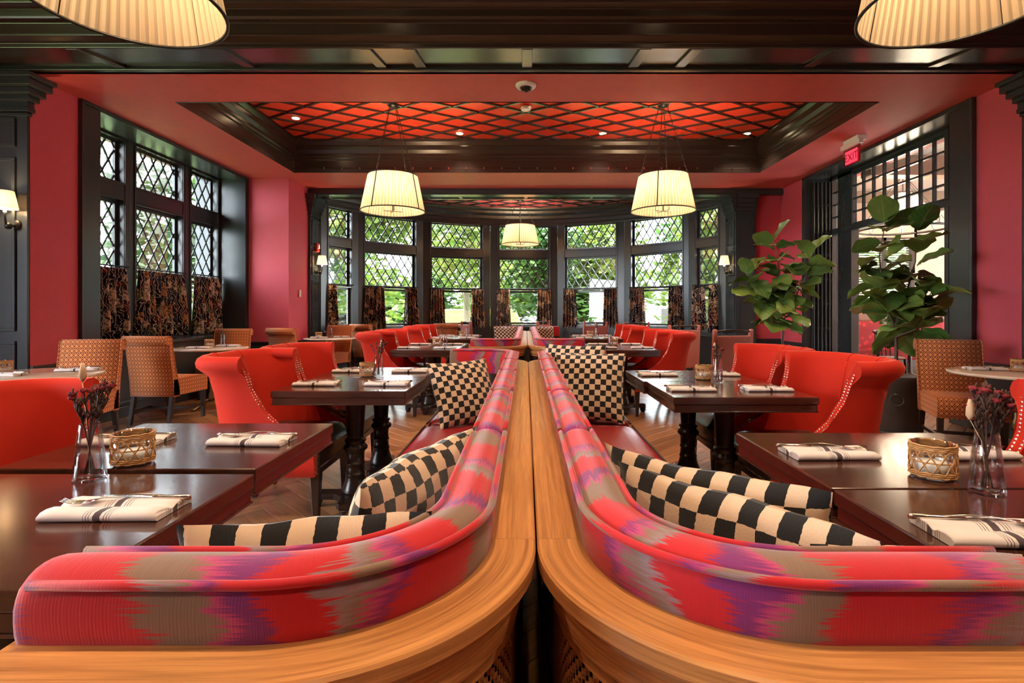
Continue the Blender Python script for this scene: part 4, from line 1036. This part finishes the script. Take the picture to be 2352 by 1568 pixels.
# ------------------------------------------------------------------ pendants
def make_pendant(Rb,Rt,H,drop,power,spokes=True):
    """origin at the bottom rim centre; canopy at z=drop"""
    p=empty('pendant_lamp'); n=240; P=[]
    for t in [i/6 for i in range(7)]:
        R=Rb+(Rt-Rb)*t; P.append([((R+(.004,.006,.001,-.003)[k%4])*cos(2*pi*k/n),(R+(.004,.006,.001,-.003)[k%4])*sin(2*pi*k/n),H*t) for k in range(n)])
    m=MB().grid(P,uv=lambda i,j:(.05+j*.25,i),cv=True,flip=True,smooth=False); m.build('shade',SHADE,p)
    for R,z in ((Rb+.004,.0),(Rt+.004,H)):
        MB().tube([(R*cos(2*pi*k/48),R*sin(2*pi*k/48),z) for k in range(48)],.008,6,closed=True).build('rim',DARKM,p)
    for k in range(4):
        a=pi/4+.35+k*pi/2; MB().tube([((Rb+.006)*cos(a),(Rb+.006)*sin(a),0),((Rt+.006)*cos(a),(Rt+.006)*sin(a),H)],.007,5).build('rib',DARKM,p)
        # chain of links from the rim to the canopy
        A=((Rt)*cos(a),(Rt)*sin(a),H); B=(.05*cos(a),.05*sin(a),drop-.02); L=math.dist(A,B); N=int(L/.048); ch=MB()
        ax=[(B[i]-A[i])/L for i in range(3)]; u=(-sin(a),cos(a),0); v=(ax[1]*u[2]-ax[2]*u[1],ax[2]*u[0]-ax[0]*u[2],ax[0]*u[1]-ax[1]*u[0])
        for q in range(N):
            c=[A[i]+ax[i]*L*(q+.5)/N for i in range(3)]; e=u if q%2 else v; hl,hw=L/N*.62,.009
            ch.tube([tuple(c[i]+ax[i]*hl*cos(th)+e[i]*hw*sin(th) for i in range(3)) for th in [2*pi*w_/8 for w_ in range(8)]],.0028,4,closed=True)
        ch.build('chain',DARKM,p)
    MB().lathe([(.075,drop),(.075,drop-.012),(.06,drop-.03),(.03,drop-.045)],20).build('canopy',DARKM,p)
    sp=MB()
    for k in range(4 if spokes else 0):
        a=k*pi/2+.4; sp.tube([(0,0,.0),((Rb*.3)*cos(a),(Rb*.3)*sin(a),.0),((Rb*.3)*cos(a),(Rb*.3)*sin(a),.05)],.005,5)
    for k in range(3): sp.tube([(0,0,H*.9),(Rt*cos(k*2*pi/3),Rt*sin(k*2*pi/3),H-.004)],.004,4)
    sp.tube([(0,0,0 if spokes else .15),(0,0,H*.9)],.008,6); sp.build('lamp_bracket',DARKM,p)
    for k in range(3):
        a=k*2*pi/3; MB().lathe([(.001,.0),(.02,.012),(.028,.035),(.02,.06),(.012,.07)],10,(.13*cos(a),.13*sin(a),.14)).build('bulb',BULB,p)
    light('pendant_light','POINT',(0,0,H*.55),power,(1,.70,.42),.10,parent=p)
    return p
PB=make_pendant(.405,.31,.46,TZ-2.50,44)
clone(PB,(-1.73,6.91,2.50),0,'left large pleated cream pendant lamp hung on chains from the tray ceiling','tray pendants','lamp')
clone(PB,(1.785,6.91,2.50),0,'right large pleated cream pendant lamp hung on chains from the tray ceiling','tray pendants','lamp')
PC=make_pendant(.39,.30,.40,3.54-2.60,38)
clone(PC,(-.12,11.2,2.60),.4,'smaller pleated pendant lamp in the middle of the bay',None,'lamp')
PF=make_pendant(.38,.29,.45,3.72-2.54,13,False)
clone(PF,(-1.73,2.30,2.54),.2,'glowing pleated pendant lamp cut off at the top left corner','front pendants','lamp')
clone(PF,(1.88,2.30,2.54),.9,'glowing pleated pendant lamp cut off at the top right corner','front pendants','lamp')
# ------------------------------------------------------------------ wall sconces (mounted on a face towards -y)
def make_sconce():
    s=empty('wall_sconce')
    MB().lathe([(.05,-.02),(.052,0),(.04,.014),(.001,.018)],16).xf(lambda x,y,z:(x,-z-.002,y)).build('back_plate',DARKM,s)
    MB().tube([(0,-.01,0),(0,-.06,-.03),(0,-.10,.0),(0,-.11,.07),(0,-.11,.10)],.009,8).build('arm',DARKM,s)
    MB().lathe([(.001,-.03),(.022,-.025),(.03,0),(.022,.025),(.001,.03)],12,(0,-.075,-.02)).build('ball',DARKM,s)
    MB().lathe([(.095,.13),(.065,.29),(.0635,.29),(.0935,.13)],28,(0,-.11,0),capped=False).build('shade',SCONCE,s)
    MB().lathe([(.012,.10),(.012,.14),(.016,.17),(.008,.20)],10,(0,-.11,0)).build('candle_bulb',BULB,s)
    light('sconce_light','POINT',(0,-.11,.19),7,(1,.66,.36),.03,parent=s)
    return s
SN=make_sconce()
clone(SN,(-4.70,4.90,2.0),0,'lit cream shaded wall sconce on the black pier at the left edge','sconces','sconce')
clone(SN,(-3.84,9.72,1.92),pi/2,'lit cream shaded wall sconce on the left bay pilaster','sconces','sconce')
clone(SN,(3.74,9.72,1.92),-pi/2,'lit cream shaded wall sconce on the right bay pilaster','sconces','sconce')
# fire alarm, switch, exit sign
fa=empty('fire_alarm',(-3.835,9.72,2.36),pi/2,'small red and white fire alarm strobe on the left bay pilaster','alarm')
MB().box(-.055,.055,-.04,0,-.08,.08).build('housing',REDP,fa,bevel=.006); MB().box(-.03,.03,-.055,-.04,-.02,.05).build('strobe_lens',WHITE,fa,bevel=.004)
sw=empty('wall_switch',(-3.88,9.12,1.50),pi/2,'white rocker switch on the red return wall left of the bay','switch')
MB().box(-.035,.035,-.008,0,-.06,.06).build('plate',WHITE,sw,bevel=.003); MB().box(-.015,.015,-.013,-.008,-.03,.03).build('rocker',WHITE,sw,bevel=.002)
def text_mesh(name,cu):
    t=bpy.data.objects.new(name+'_curve',cu); me=bpy.data.meshes.new_from_object(t); bpy.data.objects.remove(t)
    o=bpy.data.objects.new(name,me); COL.objects.link(o); return o
ex=empty('exit_sign',(4.12,6.72,ZC),-pi/2,'red edge lit EXIT sign hanging from the right soffit','sign')
MB().box(-.15,.15,-.02,.10,-.06,0).build('ceiling_mount',WHITE,ex,bevel=.006); MB().box(-.19,.19,-.03,.03,-.115,-.055).build('lamp_housing',WHITE,ex,bevel=.006)
MB().box(-.175,.175,-.004,.004,-.335,-.115).build('panel',glass('exit_acrylic',(1,.55,.6,1),.3,.8),ex,bevel=.002)
MB().box(-.125,.125,-.006,-.0045,-.315,-.15).build('red_field',EXITM,ex)
tc=bpy.data.curves.new('exit_text','FONT'); tc.body='EXIT'; tc.size=.135; tc.align_x='CENTER'; tc.extrude=.001; tc.materials.append(plain('exit_letter',(.25,.0,.01,1),.5)); to=text_mesh('letters',tc); to.parent=ex; to.location=(0,-.0075,-.28); to.rotation_euler=(pi/2,0,0)
# ------------------------------------------------------------------ fiddle leaf figs
def leafmesh(seed):
    r=random.Random(seed); nu,nv=13,6; L=.31; P=[]
    bend=r.uniform(.2,.9); cup=r.uniform(.05,.5)
    for i in range(nu+1):
        t=i/nu; wd=.14*(sin(pi*t**.80)**.62 if 0<t<1 else 0)*(.72+.5*t) if t<1 else .0
        row=[]
        for j in range(nv+1):
            v=-1+2*j/nv; x=v*wd; s=t*L
            z=-bend*s*s*1.2+cup*abs(x)*.8+.012*sin(t*14+v*5+seed)*abs(v)
            row.append((x,s,z))
        P.append(row)
    return MB().grid(P,uv=lambda i,j:(i/nu,-1+2*j/nv)).mesh('leaf',FIGLEAF)
LEAVES=[leafmesh(k) for k in range(5)]
def fig(loc,branches,seed,pot,label,nleaf,sc):
    r=random.Random(seed); root=empty('fiddle_leaf_fig',(loc[0],loc[1],pot),0,label,'plant','fiddle leaf figs')
    from mathutils import Vector, Matrix
    for bi,b in enumerate(branches):
        pts=[(p[0]-loc[0],p[1]-loc[1],p[2]-pot) for p in b]
        rad=[.022-.016*k/(len(pts)-1) if bi==0 else .012-.008*k/(len(pts)-1) for k in range(len(pts))]
        MB().tube(pts,rad,7).build('trunk' if bi==0 else 'branch',BARK,root)
        if bi==0: continue
        nl_=nleaf if bi<4 else nleaf//2
        for k in range(nl_):
            t=.12+.88*(k+r.random())/nl_; q=t*(len(pts)-1); i=min(int(q),len(pts)-2); fr=q-i
            p=Vector([pts[i][c]+(pts[i+1][c]-pts[i][c])*fr for c in range(3)])
            az=k*2.4+r.random(); el=r.uniform(-.55,.6) if t<.85 else r.uniform(.1,1.2)
            d=Vector((cos(az)*cos(el),sin(az)*cos(el),sin(el)))
            xa=d.cross(Vector((0,0,1))); 
            if xa.length<.1: xa=Vector((1,0,0))
            xa.normalize(); za=xa.cross(d); M=Matrix((xa,d,za)).transposed().to_4x4()
            o=bpy.data.objects.new('leaf',r.choice(LEAVES)); COL.objects.link(o); o.parent=root
            s=sc*r.uniform(.75,1.15); o.matrix_local=Matrix.Translation(p+d*.03)@M@Matrix.Rotation(r.uniform(-.6,.6),4,'Y')@Matrix.Scale(s,4)
    return root
def planter(loc,R,H,label):
    p=empty('planter',loc,0,label,'planter','zinc planters')
    MB().lathe([(.001,.012),(R*.84,.012),(R*.86,.03),(R*.97,H-.03),(R,H-.025),(R*1.03,H),(R*1.0,H+.006),(R*.95,H-.004),(R*.93,H-.06)],36,capped=False).build('bucket',ZINC,p)
    MB().lathe([(.001,H-.06),(R*.94,H-.055)],24,capped=False).build('soil',SOIL,p)
    MB().lathe([(.001,.0),(R*1.02,.0),(R*1.08,.03),(R*1.05,.03),(R*.95,.011),(.001,.011)],32,capped=False).build('saucer',ZINC,p)
    a0=-pi/2-.55; c=(cos(a0)*(R*.95+.012),sin(a0)*(R*.95+.012),H*.62); tx=(-sin(a0),cos(a0))
    MB().tube([(c[0]+.055*sin(t)*tx[0],c[1]+.055*sin(t)*tx[1],c[2]+.055*cos(t)) for t in [2*pi*k/20 for k in range(20)]],.006,6,closed=True).build('ring_handle',ZINC,p)
    MB().lathe([(.001,-.012),(.02,-.008),(.02,.008),(.001,.012)],10,(c[0]*.99,c[1]*.99,c[2]+.055)).build('handle_boss',ZINC,p)
    return p
planter((3.78,7.85,0),.24,.56,'weathered zinc planter by the far end of the right opening')
planter((3.70,5.32,0),.235,.56,'dark zinc planter with ring handle beside the patterned chair')
x,y=3.78,7.85
fig((x,y),[[(x,y,.5),(x+.02,y,.9),(x-.02,y,1.15),(x-.03,y,1.3)],
 [(x-.03,y,1.25),(x-.06,y-.05,1.6),(x-.05,y,1.95),(x-.12,y,2.25)],
 [(x-.03,y,1.2),(x+.2,y-.05,1.45),(x+.36,y,1.75),(x+.42,y,2.05)],
 [(x-.03,y,1.2),(x-.3,y-.1,1.35),(x-.46,y-.15,1.55),(x-.56,y-.1,1.75)],
 [(x-.0,y,1.05),(x+.05,y-.2,1.2),(x-.15,y-.25,1.35)],[(x,y,.95),(x-.15,y-.1,1.05),(x-.22,y-.1,1.15)]],11,.5,'tall fiddle leaf fig against the red corner wall, left of the two',19,1.12)
x,y=3.70,5.32
fig((x,y),[[(x,y,.5),(x+.01,y,.8),(x,y,1.0),(x-.01,y,1.12)],
 [(x-.01,y,1.05),(x-.12,y,1.35),(x-.16,y,1.75),(x-.10,y,2.1)],
 [(x-.01,y,1.05),(x+.1,y,1.35),(x+.2,y,1.7),(x+.22,y,2.12)],
 [(x,y,1.0),(x+.2,y-.05,1.2),(x+.33,y-.05,1.4)],
 [(x,y,.95),(x+.12,y-.1,1.02),(x+.2,y-.12,1.1)],[(x-.01,y,1.1),(x-.2,y-.1,1.3),(x-.26,y-.1,1.45)]],23,.5,'tall fiddle leaf fig in front of the right opening, right of the two',18,1.0)
# ------------------------------------------------------------------ the adjoining room through the right opening
struct('wall_adjoining',MB().box(5.0,13,10.6,10.75,0,1.32).box(5.0,6.55,10.6,10.75,1.32,4).box(7.75,13,10.6,10.75,1.32,4).box(6.5,7.8,10.6,10.75,2.66,4).box(12.9,13,2,10.7,0,4).box(5.4,13,2.0,2.1,0,4),plain('warm_cream_wall',(.62,.45,.33,1),.7),'cream back wall of the adjoining room')  # near end wall is unseen, added to keep this room from over-brightening
struct('ceiling_adjoining',MB().box(5.2,13,2,10.7,3.55,3.62),plain('cream_ceiling',(.70,.56,.44,1),.7),'cream ceiling of the adjoining room')
struct('trim_8',MB().box(5.1,12.9,10.54,10.6,.0,1.34),BROWNW,'brown wooden wainscot in the adjoining room')
struct('trim_9',MB().box(5.2,12.9,8.0,8.25,3.25,3.55).box(5.2,12.9,10.4,10.6,3.35,3.55),plain('tan_beam',(.34,.22,.15,1),.5),'tan ceiling beam in the adjoining room')
w12=empty('window_12',(7.15,10.62,0),0,'window with white slatted blinds in the adjoining room',None,None,'structure')
MB().box(-.6,-.52,-.04,.1,1.32,2.66).box(.52,.6,-.04,.1,1.32,2.66).box(-.03,.03,-.04,.1,1.32,2.66).box(-.6,.6,-.04,.1,2.58,2.66).box(-.6,.6,-.04,.1,1.32,1.40).box(-.6,.6,-.04,.1,1.94,2.02).build('frame',LEGW,w12)
for s in (-1,1):
    for k in range(24):
        z=1.42+k*.048
        MB().box(s*.275-.24,s*.275+.24,.0,.035,z,z+.006).xf(lambda x,y,z_:(x,y,z_+(y-.018)*.6)).build('slat',WHITE,w12)
bqm=NT('red_patterned_banquette'); vo=bqm.new('ShaderNodeTexVoronoi'); vo.inputs['Scale'].default_value=9; bqm.link(bqm.coord('Object'),vo.inputs['Vector']); bqm.set(col=bqm.ramp(vo.outputs['Distance'],[(.2,(.55,.02,.03,1)),(.45,(.25,.008,.015,1))]),rough=.7)
bq=empty('red_wall_bench',(7.4,10.28,0),0,'red patterned wall bench in the adjoining room','bench')
MB().box(-2.2,2.2,.08,.24,.45,1.0).build('backrest',bqm.m,bq,bevel=.03); MB().box(-2.2,2.2,-.32,.12,.28,.48).build('seat',bqm.m,bq,bevel=.03); MB().box(-2.2,2.2,-.28,.2,0,.28).build('base',LEGW,bq)
def make_bent():
    c=empty('bentwood_chair')
    MB().lathe([(.001,.45),(.20,.455),(.205,.47),(.19,.478),(.001,.475)],24,capped=False).build('seat',BROWNW,c)
    pts=[(.20*cos(a),.19*sin(a)+.02,.83+.05*sin(a)) for a in [radians(-5+19*k) for k in range(11)]]
    MB().tube(pts,.02,8).build('top_rail',LEGW,c)
    for k in range(7):
        a=radians(30+20*k); MB().tube([(.17*cos(a),.16*sin(a),.47),(.19*cos(a),.185*sin(a)+.015,.83)],.007,6).build('spindle',LEGW,c)
    for x,y in ((-.14,-.14),(.14,-.14),(-.14,.14),(.14,.14)): MB().tube([(x,y,.455),(x*1.25,y*1.25,0)],[.018,.012],8).build('leg',LEGW,c)
    MB().tube([(.15*cos(2*pi*k/24),.15*sin(2*pi*k/24),.24) for k in range(24)],.008,6,closed=True).build('stretcher_ring',LEGW,c)
    return c
BT=make_bent()
for p,rz,lb in (((5.75,8.4,0),.4,'nearest the dark post'),((6.75,8.7,0),-.5,'behind the right fig trunk'),((5.9,7.5,0),2.9,'lowest, beside the zinc planter')): clone(BT,p,rz,'dark bentwood spindle chair in the adjoining room '+lb,'bentwood chairs','chair')
for (x,y,lb) in ((6.35,8.05,'front'),(6.9,9.55,'rear')):
    t=empty('cafe_table',(x,y,0),0,'%s dark square cafe table in the adjoining room'%lb,'table','cafe tables')
    MB().box(-.36,.36,-.32,.32,.72,.755).build('top',TABLE,t,bevel=.004); MB().lathe([(.04,.72),(.03,.4),(.045,.1),(.2,.02),(.2,0)],16).build('pedestal',LEGW,t)
    setting(x-.05,y-.1,.756,.1,'on the %s cafe table next door'%lb,False)
ch=empty('ring_chandelier',(6.1,8.6,2.52),0,'dark ring chandelier with candle bulbs in the adjoining room','lamp')
for R,z in ((.62,0),(.40,-.22)): MB().tube([(R*cos(2*pi*k/40),R*sin(2*pi*k/40),z) for k in range(40)],.018,6,closed=True).build('ring',DARKM,ch)
for k in range(8):
    a=2*pi*k/8+.2; MB().lathe([(.016,0),(.016,.09)],8,(.62*cos(a),.62*sin(a),.02)).build('candle_sleeve',WHITE,ch); MB().lathe([(.001,0),(.012,.015),(.010,.035),(.001,.06)],8,(.62*cos(a),.62*sin(a),.11)).build('bulb',BULB,ch)
    MB().tube([(.62*cos(a),.62*sin(a),0),(0,0,.9)],.004,4).build('hanger',DARKM,ch)
light('chandelier_light','POINT',(0,0,.3),60,(1,.78,.55),.3,parent=ch)
# ------------------------------------------------------------------ outside
struct('ground',MB().box(-60,60,12.8,90,-1.0,-.9).box(-60,-6.4,-20,12.8,-1.0,-.9),plain('lawn',(.16,.24,.06,1),.9,var=.4),'lawn outside the bay')
struct('bounce_strip',MB().box(-8,8,12.8,13.9,-.9,-.86).box(-9.5,-5.5,3,12.8,-.9,-.86),plain('bounce_paving',(.5,.48,.44,1),.9,var=.2),'added pale paved strip bouncing light up into the bay')  # pale strip added to bounce light up to the bay ceiling
struct('street',MB().box(-60,60,24,36,-.9,-.88),plain('asphalt',(.12,.12,.125,1),.8),'grey street beyond the garden')
def leafcloud(mb,c,rad,n,size,r):
    for _ in range(n):
        while True:
            p=[r.uniform(-1,1) for _ in range(3)]; q=sum(k*k for k in p)
            if .12<q<1: break
        x,y,z=[c[i]+p[i]*rad[i] for i in range(3)]; a=r.random()*6.3; b=r.uniform(-.9,.9); s=size*r.uniform(.6,1.3)
        u=(cos(a)*s,sin(a)*s,b*s*.6); v=(-sin(a)*s*.5*cos(b),cos(a)*s*.5*cos(b),s*.5*sin(b)+s*.2)
        mb.add([(x-u[0],y-u[1],z-u[2]),(x+v[0],y+v[1],z+v[2]),(x+u[0],y+u[1],z+u[2]),(x-v[0],y-v[1],z-v[2])],[(0,1,2,3)])
def tree(name,x,y,z0,h,cr,mat,label,seed,n=2600,size=.16,low=.3,cat='tree'):
    r=random.Random(seed); t=empty(name,(x,y,z0),0,label,cat,'trees and shrubs outside')
    pts=[(0,0,0),(r.uniform(-.1,.1),0,h*.3),(r.uniform(-.3,.3),r.uniform(-.3,.3),h*.8)]
    MB().tube(pts,[.05*h**.6,.04*h**.6,.015*h**.6],8).build('trunk',BARK,t)
    for k in range(4):
        a=r.random()*6.3; MB().tube([(0,0,h*(.25+.1*k)),(cos(a)*cr*.5,sin(a)*cr*.4,h*(.45+.1*k))],[.02*h**.5,.008],6).build('branch',BARK,t)
    m=MB()
    for k in range(9):
        a=r.random()*6.3; d=r.uniform(.1,.75)*cr; leafcloud(m,(cos(a)*d,sin(a)*d*.8,h*r.uniform(low+.1,.92)),(cr*.5,cr*.45,h*.17),n//9,size,r)
    m.build('foliage',mat,t,stuff=True); return t
T_=[(-9.5,16.5,6.5,2.8,TREE2,'leafy green tree outside the leftmost bay window'),(-5.6,17.5,7,2.6,TREE1,'yellow green tree outside the second bay window'),(-2.4,22,8,3.0,TREE1,'pale yellow green tree behind the van'),(0.6,17,5.2,1.7,TREE2,'dense green tree outside the middle window'),(3.2,18.5,7.5,2.6,TREE1,'bright tree outside the fifth bay window'),(6.2,17,7,2.5,TREE1,'spreading bright tree outside the sixth bay window'),(9.6,15.5,7,2.4,TREE2,'green tree outside the rightmost bay window'),
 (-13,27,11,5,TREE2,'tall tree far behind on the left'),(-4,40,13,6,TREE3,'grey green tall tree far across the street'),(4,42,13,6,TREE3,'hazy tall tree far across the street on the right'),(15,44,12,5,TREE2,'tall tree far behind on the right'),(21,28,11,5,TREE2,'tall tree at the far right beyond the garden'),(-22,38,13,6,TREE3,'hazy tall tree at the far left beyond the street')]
for k,(x,y,h,cr,mt,lb) in enumerate(T_): tree('tree',x,y,-.9,h,cr,mt,lb,100+k,3200,.17 if y<25 else .30,.22)
H_=[(-24,36),(-18,34.5),(-12.5,37),(-7.5,38),(-1.5,37.5),(2.2,39),(5.5,41.5),(12.5,41),(17,34),(23,35)]
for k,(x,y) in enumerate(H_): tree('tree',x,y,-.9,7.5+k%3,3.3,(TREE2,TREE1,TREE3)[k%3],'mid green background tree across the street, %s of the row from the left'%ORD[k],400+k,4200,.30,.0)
S_=[(-7.6,14.3,TREE2,'left'),(-4.3,14.8,TREE1,'left middle'),(-1.2,15.2,TREE2,'middle left'),(.9,14.4,TREE1,'middle'),(2.7,14.8,TREE2,'right middle'),(4.8,14.2,TREE2,'right'),(7.2,13.4,TREE1,'far right')]
for k,(x,y,mt,lb) in enumerate(S_): tree('shrub',x,y,-.9,1.75+.25*(k%3)*.5,.85,mt,'low garden shrub outside the bay, %s one'%lb,200+k,1500,.09,.15,'shrub')
# trees and pale stone house outside the left windows
tree('tree',-13,10,-.9,8,3,TREE3,'pale grey leaved tree outside the left windows',301,900,.2,.25)
tree('tree',-11,14.5,-.9,8,3,TREE3,'pale tree seen through the farthest left window',302,900,.2,.25)
tree('shrub',-8.5,10.5,-.9,2.6,1.0,TREE2,'green shrub below the left windows',303,1400,.1,.1,'shrub')
hs=empty('stone_house',(-30,14,-.9),0,'pale stone house beyond the left windows','building')
MB().box(-3,3,-8,8,0,5.2).build('wall',plain('pale_stone',(.55,.53,.50,1),.9,var=.2),hs); MB().prism([(-8.4,5.1),(8.4,5.1),(0,8)],-3.4,3.4).build('roof',plain('slate',(.18,.18,.2,1),.8),hs)
for y in (-4,0,4): MB().box(3.0,3.04,y-.5,y+.5,1.6,3.2).build('window',DARKM,hs)
# parked van and cars
def vehicle(name,loc,L,Hh,mat,label,van):
    v=empty(name,loc,0,label,'van' if van else 'car')
    body=[(-L/2,.35),(-L/2,.9),(-L/2+.1,1.0),(-L/2+(.5 if van else .9),1.05),(-L/2+(.9 if van else 1.3),Hh),(L/2-.15,Hh),(L/2,Hh*.92 if van else .95),(L/2,.35)] if van else [(-L/2,.3),(-L/2,.75),(-L/2+.9,.85),(-L/2+1.4,Hh),(L/2-1.2,Hh),(L/2-.5,.9),(L/2,.8),(L/2,.3)]
    if van: body=[(-x_,z_) for x_,z_ in body][::-1]
    MB().prism(body,-.9,.9,axis='y').build('body',mat,v,bevel=.05)
    wn=[(-L/2+1.0,1.08),(-L/2+1.25,Hh-.12),(-L/2+2.0,Hh-.12),(-L/2+2.0,1.08)] if van else [(-L/2+1.1,.9),(-L/2+1.5,Hh-.08),(L/2-1.3,Hh-.08),(L/2-.8,.9)]
    if van: wn=[(-x_,z_) for x_,z_ in wn][::-1]
    MB().prism(wn,-.91,.91,axis='y').build('side_window',plain('tinted_glass',(.03,.035,.04,1),.1),v)
    for x in (-L/2+.85,L/2-.9):
        for y in (-.86,.86): MB().lathe([(.001,-.1),(.32,-.1),(.33,0),(.32,.1),(.001,.1)],20).xf(lambda a,b,c,x=x,y=y:(a+x,c+y,b+.33)).build('wheel',plain('tyre',(.02,.02,.02,1),.8),v)
    return v
YEL=plain('van_yellow',(.36,.29,.03,1),.35)
vn=vehicle('van',(-1.95,28,-.88),4.6,2.15,YEL,'yellow service van parked on the street outside the third window',True)
vt=bpy.data.curves.new('van_text','FONT'); vt.body='Servicem'; vt.size=.27; vt.align_x='LEFT'; vt.shear=.3; vt.extrude=.002; vt.materials.append(plain('van_letter',(.10,.11,.09,1),.5))
vo_=text_mesh('lettering',vt); vo_.parent=vn; vo_.location=(-1.95,-.92,1.74); vo_.rotation_euler=(pi/2,0,0)
vehicle('car',(-11,25.5,-.88),4.3,1.5,plain('silver_paint',(.2,.21,.22,1),.3,.5),'silver car parked outside the leftmost bay window',False)
vehicle('car',(-5.9,24.9,-.88),4.2,1.45,plain('grey_paint',(.10,.11,.125,1),.3,.5),'dark grey car parked outside the second bay window',False)
bl=empty('pale_building',(9,31,-.9),0,'pale rendered building across the street behind the right windows','building')
MB().box(-5,5,0,6,0,3.2).build('wall',plain('pale_render',(.32,.33,.33,1),.9),bl); MB().box(-5.3,5.3,-.4,6.3,3.2,3.5).build('roof',plain('roof_grey',(.3,.3,.3,1),.8),bl)
for x in (-3,-.5,2): MB().box(x-.6,x+.6,-.04,0,.9,2.2).build('window',DARKM,bl)
# ------------------------------------------------------------------ front fill lights, added as unseen ceiling downlights (behind and above the camera)
for k,(x,y) in enumerate(((-2.6,.6),(0,.6),(2.6,.6),(-1.2,3.1),(1.2,3.1),(0,-1.4))):
    r=empty('downlight',(x,y,3.719),0,'added unseen fill downlight in the dark front ceiling, '+('to the left above the camera','straight above the camera','to the right above the camera','before the beam on the left','before the beam on the right','behind the camera')[k],'light','added front fill lights')
    MB().lathe([(.062,0),(.062,-.008),(.048,-.012)],20).build('trim_ring',WHITE,r)
    MB().lathe([(.046,-.0125),(.046,-.0145)],20).build('lens',BULB,r)
    light('downlight_lamp','SPOT',(0,0,-.03),95,(1,.76,.52),.06,(0,0,0),radians(120),.8,r)
for o in list(bpy.data.objects):
    if '_used' in o: del o['_used']
